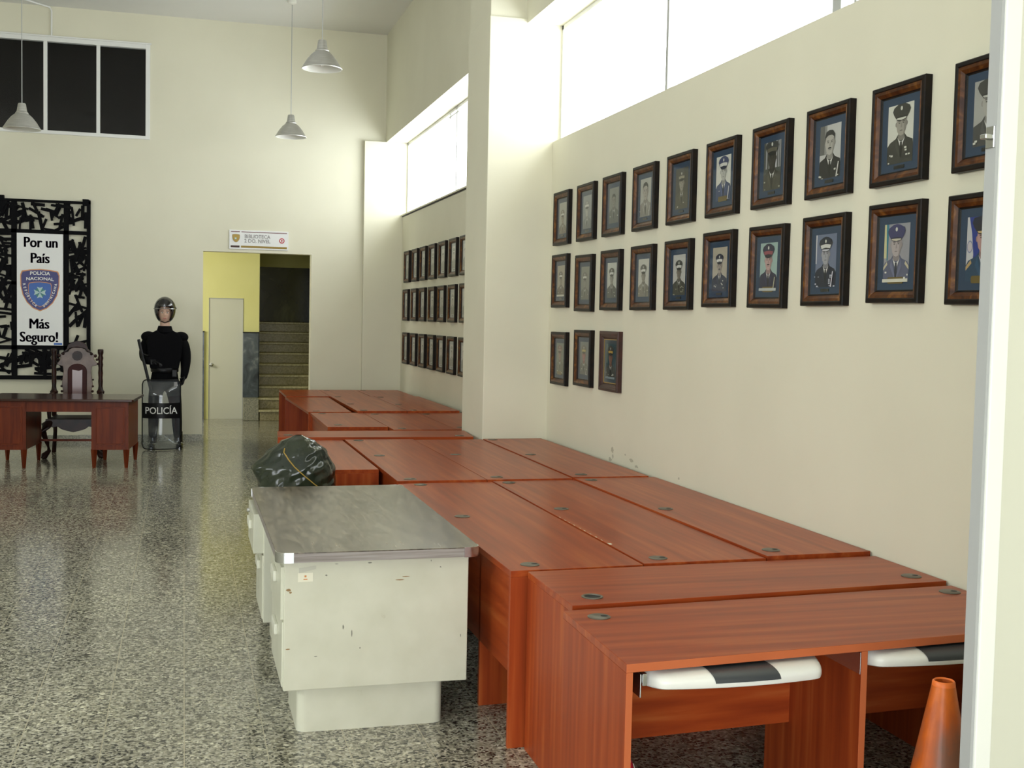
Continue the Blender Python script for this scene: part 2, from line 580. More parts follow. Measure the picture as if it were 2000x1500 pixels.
# stair hall
mb = MB()
mb.box(-2.4, 0.385, 19.5, 19.7, 0, 2.95)
mb.box(0.385, 0.925, 19.5, 19.7, 1.95, 2.95)
mb.box(0.925, 1.18, 19.5, 22.4, 0, 2.95)
mb.box(-2.6, -2.4, 16.4, 19.7, 0, 2.95)
mb.box(0.3, 1.0, 19.6, 19.7, 0, 2.95)
struct('wall_hall', mb, 'yellow_paint')
struct('wall_hall_right', MB().box(2.30, 2.5, 16.4, 22.4, 0, 3.1), 'olive_paint')
struct('ceiling_hall', MB().box(-2.6, 2.5, 16.4, 22.4, 2.95, 3.1), 'ceiling_paint')
mb = MB()
mb.box(1.18, 2.30, 21.9, 22.1, 0, 2.57, 0)
mb.box(1.18, 2.30, 21.91, 22.1, 2.57, 2.95, 1)
struct('wall_landing', mb, ['black_marble', 'olive_paint'])
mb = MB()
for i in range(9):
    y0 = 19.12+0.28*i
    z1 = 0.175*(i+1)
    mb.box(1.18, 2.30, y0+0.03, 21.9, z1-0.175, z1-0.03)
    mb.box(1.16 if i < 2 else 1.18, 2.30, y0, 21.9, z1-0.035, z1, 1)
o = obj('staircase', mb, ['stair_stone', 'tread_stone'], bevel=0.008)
tag(o, 'flight of worn brown stone stairs rising beyond the library doorway', 'stairs')
o['kind'] = 'structure'
o = struct('trim_1', MB().box(0.925, 1.175, 19.42, 19.5, 0.36, 1.40).box(-2.4, 0.315, 19.46, 19.5, 0, 1.40).box(1.165, 1.18, 19.42, 19.9, 0.36, 1.40), 'grey_marble')
struct('trim_2', MB().box(0.925, 1.165, 19.17, 19.5, 0, 0.36), 'granite_block', bevel=0.01)
struct('trim_3', MB().box(0.92, 1.18, 19.41, 19.5, 1.40, 1.42).box(-2.4, 0.32, 19.45, 19.5, 1.40, 1.42), 'dark_slot')
d = thing('door_1', 'plain cream door with a round steel knob in the yellow stair hall', 'door', (0.39, 19.5, 0))
d['kind'] = 'structure'
obj('door_leaf', MB().box(0.392, 0.918, 19.50, 19.54, 0.001, 1.943), 'door_cream', d)
obj('door_frame', MB().box(0.385, 0.392, 19.49, 19.6, 0, 1.95).box(0.918, 0.925, 19.49, 19.6, 0, 1.95).box(0.385, 0.925, 19.49, 19.6, 1.943, 1.955), 'grey_frame', d)
k = MB()
k.tube([(0.428, 19.50, 0.88), (0.428, 19.488, 0.88), (0.428, 19.485, 0.88), (0.428, 19.46, 0.88), (0.428, 19.452, 0.88), (0.428, 19.435, 0.88), (0.428, 19.428, 0.88)], [0.032, 0.032, 0.012, 0.012, 0.026, 0.028, 0.012], n=16)
obj('door_knob', k, 'steel', d, smooth=True)

# doorway at the far right of the photograph: a white framed leaf standing open across the corner
dr = thing('door_2', 'white painted door leaf seen edge on at the right border', 'door', (1.93, 2.5, 0))
dr['kind'] = 'structure'
obj('door_leaf', MB().box(1.975, 2.90, 2.50, 2.54, 0.0, 3.1), 'door_cream', dr)
obj('stile', MB().box(1.938, 1.985, 2.492, 2.545, 0.0, 3.1), 'door_white', dr, bevel=0.003)
obj('edge_strip', MB().box(1.929, 1.939, 2.50, 2.54, 0.0, 3.1), 'grey_frame', dr)
obj('latch', MB().box(1.905, 1.93, 2.508, 2.532, 2.172, 2.184).box(1.925, 1.931, 2.504, 2.536, 2.150, 2.205), 'steel', dr, bevel=0.002)


def clerestory(name, y0, y1, z0, z1, x, mull):
    t = bpy.data.objects.new(name, None)
    COL.objects.link(t)
    t.location = (x, (y0+y1)/2, z0)
    t['kind'] = 'structure'
    t['label'] = 'long high clerestory window glowing white with daylight'
    f = MB()
    f.box(x-.02, x+.02, y1-.03, y1, z0, z1)
    f.box(x-.02, x+.02, y0, y0+.03, z0, z1)
    f.box(x-.02, x+.02, y0, y1, z1-.035, z1)
    f.box(x-.02, x+.02, y0, y1, z0, z0+.02)
    obj('window_frame', f, 'white_frame', t)
    for yy, wd in mull:
        obj('mullion', MB().box(x-.02, x+.02, yy-wd/2, yy+wd/2, z0, z1), 'grey_frame', t)
    obj('glass_pane', MB().add([(x, y0+.02, z0+.01), (x, y1-.02, z0+.01), (x, y1-.02, z1-.02), (x, y0+.02, z1-.02)], [(0, 1, 2, 3)]), 'window_glass', t)
    return t


c1 = clerestory('window_1', 2.6, 9.26, 3.16, 4.10, 2.98, [(7.06, 0.035), (5.02, 0.075), (4.86, 0.02)])
c2 = clerestory('window_2', 10.0, 16.12, 3.10, 4.10, 2.98, [(13.1, 0.03)])
obj('window_stay', MB().box(2.955, 2.965, 13.0, 13.5, 4.02, 4.035).box(2.95, 2.965, 13.38, 13.42, 4.0, 4.06), 'grey_frame', c2)
obj('sill_strip', MB().box(2.885, 2.97, 10.0, 16.12, 3.10, 3.118), 'tag_paper', c2)
obj('sill_groove', MB().box(2.893, 2.905, 10.0, 16.12, 3.083, 3.098), 'dark_slot', c2)

t = bpy.data.objects.new('window_3', None)
COL.objects.link(t)
t.location = ((WX0+WX1)/2, YB, WZ0)
t['kind'] = 'structure'
t['label'] = 'white framed sliding window onto a dark upper room'
f = MB()
f.box(WX0+.05, WX1-.055, YB-.02, YB+.06, WZ0, WZ0+.045)
f.box(WX0+.05, WX1-.055, YB-.02, YB+.06, WZ1-.055, WZ1)
f.box(WX1-.055, WX1, YB-.02, YB+.06, WZ0, WZ1)
f.box(WX0, WX0+.05, YB-.02, YB+.06, WZ0, WZ1)
f.box(WX0-.02, WX1+.015, YB-.03, YB, WZ1, WZ1+.02)
obj('window_frame', f, 'white_frame', t, bevel=0.003)
for xx in (-2.33, -1.715, -1.078):
    obj('mullion', MB().box(xx-.022, xx+.022, YB-.015, YB+.05, WZ0+.04, WZ1-.05), 'white_frame', t)
obj('glass_pane', MB().add([(WX0+.04, YB+.02, WZ0+.04), (WX1-.05, YB+.02, WZ0+.04), (WX1-.05, YB+.02, WZ1-.05), (WX0+.04, YB+.02, WZ1-.05)], [(0, 1, 2, 3)]), 'window_glass', t)
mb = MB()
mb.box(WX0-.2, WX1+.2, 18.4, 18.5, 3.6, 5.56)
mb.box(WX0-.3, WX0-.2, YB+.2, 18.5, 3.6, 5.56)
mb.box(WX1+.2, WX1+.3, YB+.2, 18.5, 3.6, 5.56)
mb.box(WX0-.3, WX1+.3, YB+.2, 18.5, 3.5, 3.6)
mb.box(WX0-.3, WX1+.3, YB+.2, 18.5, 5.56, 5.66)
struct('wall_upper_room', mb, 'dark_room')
mb = MB()
mb.tube([(-1.64, 16.185, 5.19), (-1.64, 16.185, 5.50), (-1.66, 16.17, 5.54), (-2.2, 15.6, 5.545), (-3.0, 15.0, 5.545)], 0.011, n=8)
o = obj('cable_conduit', mb, 'white_frame', smooth=True)
tag(o, 'thin white cable conduit bending from ceiling down to the upper window', 'conduit')

# ================================================================== FRAMED PORTRAITS
cm_cache = {}


def cm(c):
    c = tuple(round(x, 3) for x in c)
    if c not in cm_cache:
        n = 'print_ink_%d' % len(cm_cache)
        flat(n, c, 0.45)
        cm_cache[c] = n
    return cm_cache[c]


def mulc(c, k):
    return tuple(min(1, x*k) for x in c)


def ell(cx, cy, rx, ry, n=20, a0=0, a1=2*PI):
    return [(cx+rx*math.cos(a0+(a1-a0)*i/(n if a1-a0 < 6.2 else n)), cy+ry*math.sin(a0+(a1-a0)*i/n)) for i in range(n if a1-a0 > 6.2 else n+1)]


PW, PH = 0.182, 0.245


def portrait_print(p, parent):
    """studio bust of an officer printed flat on the photograph"""
    mb = MB()
    mats = []
    layer = [0]

    def draw(pts, c):
        layer[0] += 1
        y = -0.0138-0.00012*layer[0]
        n = cm(c)
        if n not in mats:
            mats.append(n)
        pts = [(min(max(a, -PW/2), PW/2), min(max(b, -PH/2), PH/2)) for a, b in pts]
        mb.add([(a, y, b) for a, b in pts], [tuple(range(len(pts)))], mats.index(n))

    def rect(x0, x1, z0, z1, c):
        draw([(x0, z0), (x1, z0), (x1, z1), (x0, z1)], c)
    bgc, un, sk = p['bg'], p['un'], p.get('sk', (0.5, 0.5, 0.46))
    rect(-PW/2, PW/2, -PH/2, PH/2, bgc)
    for (x0, x1, c) in p.get('stripes', []):
        rect(x0, x1, -PH/2*0.1, PH/2, c)
    if p.get('flag'):
        for (pts, c) in p['flag']:
            draw(pts, c)
    s = p.get('s', 1.0)*1.12
    dx, dz = p.get('dx', 0.0), p.get('dz', 0.0)

    def T(pts):
        return [(dx+a*s*1.2, dz+b*s) for a, b in pts]
    dk = mulc(un, 0.45)
    # shoulders and chest
    draw(T([(-.098, -.16), (.098, -.16), (.094, -.085), (.083, -.048), (.060, -.034), (.030, -.022), (.018, -.008), (-.018, -.008), (-.030, -.022), (-.060, -.034), (-.083, -.048), (-.094, -.085)]), un)
    draw(T([(-.098, -.16), (-.080, -.16), (-.070, -.07), (-.083, -.048), (-.094, -.085)]), dk)
    draw(T([(.080, -.16), (.098, -.16), (.094, -.085), (.083, -.048), (.070, -.07)]), mulc(un, 0.7))
    if p.get('ep'):
        draw(T([(-.086, -.052), (-.050, -.032), (-.046, -.042), (-.080, -.064)]), p['ep'])
        draw(T([(.086, -.052), (.050, -.032), (.046, -.042), (.080, -.064)]), p['ep'])
    # neck, shirt, tie, lapels
    draw(T([(-.017, -.030), (.017, -.030), (.017, .02), (-.017, .02)]), mulc(sk, 0.6))
    draw(T([(-.020, -.018), (0, -.066), (.020, -.018), (.012, -.030), (0, -.036), (-.012, -.030)]), p.get('shirt', (0.62, 0.62, 0.58)))
    draw(T([(-.005, -.036), (.005, -.036), (.008, -.085), (0, -.095), (-.008, -.085)]), p.get('tie', mulc(un, 0.3)))
    draw(T([(-.024, -.016), (-.032, -.050), (-.004, -.100), (-.006, -.078), (-.022, -.034)]), mulc(un, 1.5))
    draw(T([(.024, -.016), (.032, -.050), (.004, -.100), (.006, -.078), (.022, -.034)]), mulc(un, 1.3))
    # head
    draw(T(ell(-.0275, .030, .005, .009, 10)), mulc(sk, 0.7))
    draw(T(ell(.0275, .030, .005, .009, 10)), mulc(sk, 0.7))
    draw(T([(-.026, .050), (-.027, .026), (-.022, .004), (-.012, -.010), (0, -.014), (.012, -.010), (.022, .004), (.027, .026), (.026, .050), (.018, .062), (-.018, .062)]), sk)
    draw(T([(.012, -.010), (.022, .004), (.027, .026), (.026, .050), (.017, .050), (.014, .02)]), mulc(sk, 0.72))
    for e in (-1, 1):
        draw(T([(e*.005, .0375), (e*.018, .0385), (e*.018, .0415), (e*.005, .0405)]), mulc(sk, 0.28))
        draw(T(ell(e*.011, .0335, .0045, .0022, 8)), mulc(sk, 0.2))
    draw(T([(-.0035, .017), (.0045, .017), (.002, .034), (-.001, .034)]), mulc(sk, 0.75))
    draw(T([(-.008, .0045), (.008, .0045), (.006, .0075), (-.006, .0075)]), mulc(sk, 0.45))
    if p.get('mo'):
        draw(T([(-.011, .0095), (.011, .0095), (.007, .0150), (-.007, .0150)]), mulc(un, 0.3))
    cap = p.get('cap')
    if cap:
        draw(T([(-.030, .053), (-.040, .066), (-.047, .080), (-.040, .094), (-.018, .105), (0, .108), (.018, .105), (.040, .094), (.047, .080), (.040, .066), (.030, .053)]), cap)
        draw(T([(-.030, .056), (.030, .056), (.036, .071), (.018, .074), (0, .0755), (-.018, .074), (-.036, .071)]), p.get('band', (0.6, 0.6, 0.55)))
        draw(T([(-.030, .056), (-.024, .046), (-.010, .042), (.010, .042), (.024, .046), (.030, .056), (0, .060)]), p.get('visor', mulc(cap, 0.35)))
        if p.get('braid'):
            draw(T([(-.026, .053), (-.022, .0475), (0, .044), (.022, .0475), (.026, .053), (0, .0535)]), p['braid'])
        draw(T(ell(0, .088, .006, .008, 10)), p.get('crest', (0.55, 0.55, 0.48)))
    else:
        draw(T([(-.0285, .034), (-.030, .056), (-.022, .074), (-.004, .080), (.016, .077), (.029, .062), (.0285, .034), (.024, .052), (.012, .060), (-.010, .060), (-.024, .052)]), p.get('hair', (0.02, 0.02, 0.02)))
    rr = random.Random(p.get('seed', 1))
    mc = p.get('medal', (0.6, 0.6, 0.52))
    for i in range(p.get('nm', 6)):
        a = rr.uniform(.025, .07)*(1 if i % 3 else -1)
        b = rr.uniform(-.115, -.06)
        q = rr.uniform(.003, .006)
        draw(T([(a-q, b-q*.6), (a+q, b-q*.6), (a+q, b+q*.6), (a-q, b+q*.6)]), mc)
    if p.get('cord'):
        draw(T([(.052, -.045), (.058, -.045), (.048, -.12), (.040, -.12)]), p['cord'])
    if p.get('foot'):
        rect(-PW/2, PW/2, -PH/2, -PH/2+.014, p['foot'])
    return obj('photograph', mb, mats, parent, world=False)


FW, FH = 0.378, 0.422


def ringmesh(prof, w2, h2, matidx):
    mb = MB()
    vs = []
    for ins, y in prof:
        a, b = w2-ins, h2-ins
        vs += [(-a, y, -b), (a, y, -b), (a, y, b), (-a, y, b)]
    mb.v = vs
    for i in range(len(prof)-1):
        for j in range(4):
            a = i*4+j
            b = i*4+(j+1) % 4
            mb.f.append([a, b, b+4, a+4])
            mb.m.append(matidx[i])
    return mb


PROF = [(0, 0), (0, -.031), (.004, -.036), (.018, -.037), (.022, -.034), (.034, -.032), (.048, -.022), (.050, -.019), (.057, -.012)]
PIDX = [0, 0, 0, 0, 1, 1, 0, 0]
proto = {}


def frame_thing(label, yc, zc, p, group, kind='burl', mat='mat_navy', plaque='black', pz=-0.138, tilt=0.0):
    r = thing('framed_portrait', label, 'framed portrait', (W-0.0005, yc, zc), -PI/2, group)
    if tilt:
        r.rotation_euler = (0, tilt, -PI/2)
    if kind not in proto:
        second = 'frame_burl' if kind != 'mahogany' else 'frame_mahogany'
        first = 'frame_outer' if kind != 'mahogany' else 'frame_mahogany'
        a = obj('frame', ringmesh(PROF, FW/2, FH/2, PIDX), [first, second], None)
        b = obj('glass_pane', MB().add([(a_, -.0175, b_) for a_, b_ in ((-FW/2+.052, -FH/2+.052), (FW/2-.052, -FH/2+.052), (FW/2-.052, FH/2-.052), (-FW/2+.052, FH/2-.052))], [(0, 1, 2, 3)]), 'picture_glass', None)
        m1 = MB().box(-FW/2+.05, FW/2-.05, -.0130, -.0005, -FH/2+.05, FH/2-.05)
        c = obj('mat_board', m1, mat, None)
        proto[kind] = (a, b, c)
        fr, gl, mt = a, b, c
    else:
        fr, gl, mt = (q.copy() for q in proto[kind])
        for q in (fr, gl, mt):
            COL.objects.link(q)
    for q in (fr, gl, mt):
        q.parent = r
    if kind == 'mahogany':
        obj('gold_fillet', ringmesh([(.056, -.0135), (.056, -.018), (.0615, -.018), (.0615, -.0135)], FW/2, FH/2, [0, 0, 0]), 'gold', r, world=False)
    portrait_print(p, r)
    if plaque == 'black':
        obj('name_plaque', MB().box(-.036, .036, -.0160, -.0130, pz-.007, pz+.007), 'plaque_black', r, world=False)
    elif plaque == 'brass':
        pts = [(-.055, -.124), (-.050, -.129), (.050, -.129), (.055, -.124), (.055, -.106), (.050, -.101), (-.050, -.101), (-.055, -.106)]
        obj('name_plaque', MB().vprism(pts, -.0165, -.0130), 'plaque_brass', r, world=False)
    return r


WH, TAN, GR = (0.62, 0.62, 0.54), (0.42, 0.37, 0.27), (0.30, 0.30, 0.27)
fl9 = [([(-.091, -.02), (-.072, -.02), (-.074, .1225), (-.091, .1225)], (0.55, 0.52, 0.28)), ([(-.070, -.03), (-.062, -.03), (-.060, .1225), (-.078, .1225)], (0.02, 0.18, 0.25))]
fl10 = [([(-.091, -.10), (-.060, -.10), (-.050, -.02), (-.062, .06), (-.080, .1225), (-.091, .1225)], (0.50, 0.50, 0.50)), (ell(-.072, .01, .017, .024, 14), (0.20, 0.22, 0.34)), (ell(-.072, .01, .013, .019, 14), (0.50, 0.45, 0.46))]
TOP = [
    (9.095, dict(bg=(0.36, 0.36, 0.31), un=(0.17, 0.15, 0.11), sk=(0.30, 0.26, 0.20), cap=(0.20, 0.18, 0.14), s=.8, dz=-.03, nm=2), 'black', 'brown framed faded sepia portrait beside the white pier, top row end'),
    (8.511, dict(bg=(0.24, 0.26, 0.26), un=(0.17, 0.19, 0.18), sk=(0.42, 0.42, 0.38), cap=(0.22, 0.23, 0.22), s=.9, dz=-.02, nm=2), 'black', 'brown framed ghostly grey portrait, top row, second out from the pier'),
    (7.945, dict(bg=(0.20, 0.21, 0.18), un=(0.09, 0.10, 0.09), sk=(0.22, 0.21, 0.17), cap=None, s=.9, dz=0, nm=2), None, 'brown framed grey portrait of bareheaded officer, top row, third from the pier'),
    (7.361, dict(bg=(0.40, 0.40, 0.35), un=(0.22, 0.21, 0.18), sk=(0.36, 0.33, 0.28), cap=None, s=1.1, nm=4, cord=(0.4, 0.4, 0.36)), 'black', 'brown framed portrait of bareheaded officer in pale uniform with aiguillette, top row'),
    (6.785, dict(bg=(0.055, 0.052, 0.036), un=(0.07, 0.065, 0.04), sk=(0.28, 0.26, 0.20), cap=(0.06, 0.055, 0.04), band=(0.28, 0.26, 0.18), s=.9, nm=4), 'black', 'brown framed very dark portrait of officer in light banded cap, top row'),
    (6.218, dict(bg=WH, un=(0.035, 0.055, 0.13), sk=(0.42, 0.42, 0.38), cap=(0.045, 0.06, 0.13), s=1.0, dx=.004, nm=3, cord=(0.5, 0.5, 0.5)), 'brass', 'brown framed portrait of officer in blue cap on white, brass plaque, top row'),
    (5.653, dict(bg=(0.07, 0.075, 0.06), un=(0.045, 0.042, 0.028), sk=(0.045, 0.04, 0.03), cap=(0.03, 0.032, 0.03), band=(0.10, 0.09, 0.06), s=1.1, nm=7, medal=(0.3, 0.3, 0.24), stripes=[(-.07, -.055, (.3, .3, .3)), (-.04, -.03, (.25, .25, .25)), (.03, .05, (.4, .4, .4)), (.06, .07, (.35, .35, .35)), (.078, .086, (.35, .35, .35))]), 'black', 'brown framed murky portrait of officer before a striped background, top row'),
    (5.096, dict(bg=(0.50, 0.50, 0.47), un=(0.012, 0.012, 0.012), sk=(0.42, 0.40, 0.35), cap=None, mo=1, s=1.1, nm=8, stripes=[(-.091, -.05, (.12, .12, .11)), (-.05, -.03, (.25, .25, .23))], cord=(0.5, 0.5, 0.46)), 'black', 'brown framed portrait of bareheaded moustached officer in black medalled uniform'),
    (4.540, dict(bg=WH, un=(0.035, 0.035, 0.028), sk=(0.33, 0.31, 0.26), cap=(0.035, 0.035, 0.03), band=(0.035, 0.035, 0.03), braid=(0.6, 0.6, 0.52), dx=.008, dz=.006, s=1.0, nm=7), 'black', 'brown framed portrait of dark uniformed officer in white braided cap on cream background'),
    (3.973, dict(bg=(0.36, 0.36, 0.33), un=(0.06, 0.06, 0.055), sk=(0.38, 0.37, 0.33), cap=(0.05, 0.05, 0.045), band=(0.05, 0.05, 0.045), braid=(0.5, 0.5, 0.45), s=1.12, dz=-.004, nm=5), 'black', 'brown framed grey portrait of capped officer, upper one cut by the white door'),
]
MID = [
    (9.106, dict(bg=(0.34, 0.31, 0.23), un=(0.11, 0.09, 0.06), sk=(0.26, 0.22, 0.16), cap=(0.12, 0.11, 0.09), s=.8, dz=-.02, nm=2, foot=(0.5, 0.5, 0.42)), 'black', 'brown framed small sepia portrait of capped officer beside the pier, second row'),
    (8.521, dict(bg=(0.20, 0.21, 0.17), un=(0.12, 0.125, 0.10), sk=(0.24, 0.23, 0.19), cap=(0.13, 0.13, 0.11), s=.85, dz=-.02, nm=2), None, 'brown framed pale greenish grey portrait, second row, next but one to the pier'),
    (7.951, dict(bg=(0.48, 0.50, 0.44), un=(0.07, 0.075, 0.065), sk=(0.26, 0.25, 0.21), cap=(0.08, 0.085, 0.07), s=.85, dz=-.015, nm=3), None, 'brown framed portrait of grey uniformed officer on white, second row, above the mahogany frame'),
    (7.361, dict(bg=(0.50, 0.50, 0.44), un=(0.20, 0.19, 0.15), sk=(0.27, 0.25, 0.20), cap=(0.08, 0.08, 0.07), s=.85, dz=-.015, nm=4, cord=(0.10, 0.10, 0.09)), None, 'brown framed portrait of officer in pale tunic and dark cap, second row'),
    (6.789, dict(bg=(0.50, 0.50, 0.46), un=(0.06, 0.06, 0.045), sk=(0.20, 0.18, 0.14), cap=(0.04, 0.045, 0.04), s=.85, dz=-.012, nm=14, medal=(0.35, 0.35, 0.26)), 'black', 'brown framed portrait of officer in dark ornamented uniform with many medals, second row'),
    (6.230, dict(bg=(0.40, 0.36, 0.28), un=(0.018, 0.022, 0.045), sk=(0.33, 0.28, 0.24), cap=(0.018, 0.022, 0.045), mo=1, s=.8, dz=-.010, nm=8), 'black', 'brown framed tan portrait of moustached officer in black cap, second row'),
    (5.659, dict(bg=(0.30, 0.42, 0.38), un=(0.015, 0.015, 0.045), sk=(0.46, 0.30, 0.28), cap=(0.015, 0.015, 0.045), band=(0.25, 0.05, 0.07), mo=1, s=1.0, dz=-.002, nm=0, cord=(0.4, 0.38, 0.25), foot=(0.45, 0.48, 0.46)), 'brass', 'brown framed colour portrait of officer in navy on pale green, brass plaque'),
    (5.100, dict(bg=(0.14, 0.17, 0.25), un=(0.008, 0.012, 0.03), sk=(0.33, 0.33, 0.35), cap=(0.010, 0.014, 0.03), braid=(0.45, 0.46, 0.5), s=.95, dz=-.004, nm=14, medal=(0.42, 0.44, 0.5), stripes=[(-.091, -.082, (.6, .6, .6))], cord=(0.5, 0.5, 0.55)), 'black', 'brown framed bluish portrait of heavily decorated officer in navy dress, second row'),
    (4.535, dict(bg=(0.28, 0.28, 0.30), un=(0.10, 0.11, 0.17), sk=(0.40, 0.35, 0.34), cap=(0.04, 0.04, 0.12), band=(0.04, 0.04, 0.12), braid=(0.50, 0.47, 0.36), s=1.0, dz=0, nm=4, ep=(0.5, 0.45, 0.3), flag=fl9, foot=(0.55, 0.55, 0.45)), 'brass', 'brown framed colour portrait of grey blue uniformed officer beside yellow and blue flag'),
    (3.983, dict(bg=(0.01, 0.03, 0.22), un=(0.012, 0.045, 0.09), sk=(0.42, 0.25, 0.23), cap=(0.010, 0.012, 0.03), band=(0.012, 0.012, 0.02), braid=(0.50, 0.36, 0.16), s=1.12, dx=.012, nm=6, ep=(0.45, 0.30, 0.12), flag=fl10, shirt=(0.5, 0.5, 0.55), cord=(0.5, 0.48, 0.42)), 'brass', 'brown framed bright blue colour portrait of officer in gold braided cap beside the door'),
]
BOT = [
    (9.087, 1.402, dict(bg=(0.16, 0.19, 0.14), un=(0.12, 0.13, 0.09), sk=(0.30, 0.20, 0.15), cap=(0.19, 0.11, 0.09), band=(0.3, 0.22, 0.17), s=.9, dz=0, nm=3), 'brass', 'brown framed greenish colour portrait, lowest row, beside the pier', 'burl'),
    (8.504, 1.425, dict(bg=(0.16, 0.18, 0.16), un=(0.10, 0.11, 0.09), sk=(0.33, 0.14, 0.13), cap=(0.14, 0.13, 0.10), band=(0.42, 0.34, 0.12), s=.9, dz=-.01, nm=6, cord=(0.3, 0.32, 0.3)), None, 'brown framed colour portrait of pink faced officer, lowest row, middle of three', 'burl'),
    (7.931, 1.424, dict(bg=(0.012, 0.055, 0.075), un=(0.045, 0.05, 0.045), sk=(0.20, 0.09, 0.06), cap=(0.03, 0.025, 0.02), band=(0.48, 0.31, 0.06), s=.95, dz=-.005, nm=7, stripes=[(-.091, -.06, (.10, .15, .13))], foot=(0.15, 0.2, 0.22)), None, 'mahogany framed portrait with gold inner fillet, lowest row, nearest the camera', 'mahogany'),
]
GRP = 'framed officer portraits on the right wall'
PWS = 0.0
for i, (y, p, pq, lb) in enumerate(TOP):
    p['seed'] = i+3
    frame_thing(lb, y-FW/2, 2.513, p, GRP, plaque=pq, tilt=0.0)
for i, (y, p, pq, lb) in enumerate(MID):
    p['seed'] = i+33
    frame_thing(lb, y-FW/2, [2.017, 1.986, 1.992, 1.992, 1.993, 2.007, 1.999, 2.007, 2.015, 2.004][i], p, GRP, plaque=pq, tilt=[0, .012, .006, 0, 0, 0, .012, 0, .008, .008][i])
for i, (y, z, p, pq, lb, kd) in enumerate(BOT):
    p['seed'] = i+63
    frame_thing(lb, y-FW/2, z, p, GRP, kind=kd, plaque=pq, mat='mat_dusk' if kd == 'mahogany' else 'mat_navy')

ordn = ['nearest the back wall', 'second from the back wall', 'third from the back wall', 'fourth from the back wall', 'fifth from the back wall', 'sixth from the back wall', 'half hidden by the pier']
rows = [('upper', 2.382, [15.786, 15.222, 14.687, 14.124, 13.546, 12.983, 12.435]), ('middle', 1.870, [15.838, 15.243, 14.704, 14.116, 13.570, 13.003, 12.421]), ('lower', 1.290, [15.823, 15.251, 14.671, 14.117, 13.569, 13.004, 12.431])]
for rn, z, ys in rows:
    for i, y in enumerate(ys):
        t_ = rnd.uniform(.46, .62)  # prints lightened too, glass glare put into their tones
        p = dict(bg=(t_, t_, t_*.92), un=(t_*.35, t_*.35, t_*.3), sk=(t_*.8, t_*.75, t_*.65), cap=(t_*.4, t_*.4, t_*.35) if i % 2 else None, s=.85, nm=2, seed=i)
        frame_thing('dark framed portrait in the far alcove, %s row, %s' % (rn, ordn[i]), y-FW/2, z, p, 'framed portraits in the far alcove', kind='alcove', mat='mat_glare')
# ================================================================== CHERRY DESKS
def lerp(a, b, t):
    return (a[0]+(b[0]-a[0])*t, a[1]+(b[1]-a[1])*t)


def inset_quad(q, u0, u1, v0, v1):
    """sub-quad in the (left-right, front-back) coordinates of q = FL, FR, BR, BL"""
    def P(u, v):
        return lerp(lerp(q[0], q[1], u), lerp(q[3], q[2], u), v)
    return [P(u0, v0), P(u1, v0), P(u1, v1), P(u0, v1)]


def desk(label, q, z, along, grommets=(), modesty=None, ends=True, mod_z=0.29, div=(), hollow=(), lit_front=False):
    cx = sum(p[0] for p in q)/4
    cy = sum(p[1] for p in q)/4
    r = thing('office_desk', label, 'desk', (cx, cy, 0), 0, 'cherry laminate office desks along the right wall')
    th = 0.026
    ld = math.dist(q[0], q[1])
    dd = math.dist(q[0], q[3])
    g = 'cherry_x' if along == 'x' else 'cherry_y'
    def edged_prism(pts, z0, z1):
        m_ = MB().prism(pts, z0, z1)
        m_.m[2] = 1                       # front side takes the paler cherry, front light put into its colour
        if not lit_front:
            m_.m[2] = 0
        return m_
    obj('desktop', edged_prism(q, z-th, z), [g, 'cherry_lit_edge'], r, bevel=0.0015)
    e = 0.022
    zz = z-th
    if along == 'x':
        rects = [(0, e/ld, 0, 1), (1-e/ld, 1, 0, 1)]
    else:
        rects = [(0, 1, 0, e/dd), (0, 1, 1-e/dd, 1)]
    for k, a in enumerate(rects):
        obj('end_panel', edged_prism(inset_quad(q, *a), 0, zz), ['cherry_z', 'cherry_lit_edge' if along == 'x' else 'cherry_z'], r, bevel=0.001)
    for a in div:
        obj('divider_panel', edged_prism(inset_quad(q, *a), 0, zz), ['cherry_z', 'cherry_lit_edge' if along == 'x' else 'cherry_z'], r, bevel=0.001)
    if modesty is not None:
        if along == 'x':
            a = (e/ld, 1-e/ld, modesty, modesty+0.018/dd)
        else:
            a = (modesty, modesty+0.018/ld, e/dd, 1-e/dd)
        obj('modesty_panel', MB().prism(inset_quad(q, *a), mod_z, zz), g, r)
    for k, (gx, gy) in enumerate(grommets):
        m = MB()
        if k in hollow:
            m.lathe([(.0395, 0), (.0395, .003), (.036, .0045), (.031, .0035), (.030, .0002)], (gx, gy, z), 32, 0, cap=False)
            m.lathe([(.031, .0001), (.0001, .0001)], (gx, gy, z), 32, 1, cap=False)
        else:
            m.lathe([(.0395, 0), (.0395, .002), (.037, .0035), (.0001, .0035)], (gx, gy, z), 32, 0, cap=False)
            sx = 0.018 if k % 2 == 0 else 0.016
            m.add([(gx+sx+.013*math.cos(a*PI/8), gy-.002+.010*math.sin(a*PI/8), z+.0038) for a in range(16)], [tuple(range(16))], 1)
        obj('cable_grommet', m, ['grommet_bronze', 'dark_slot'], r, smooth=True)
    return r


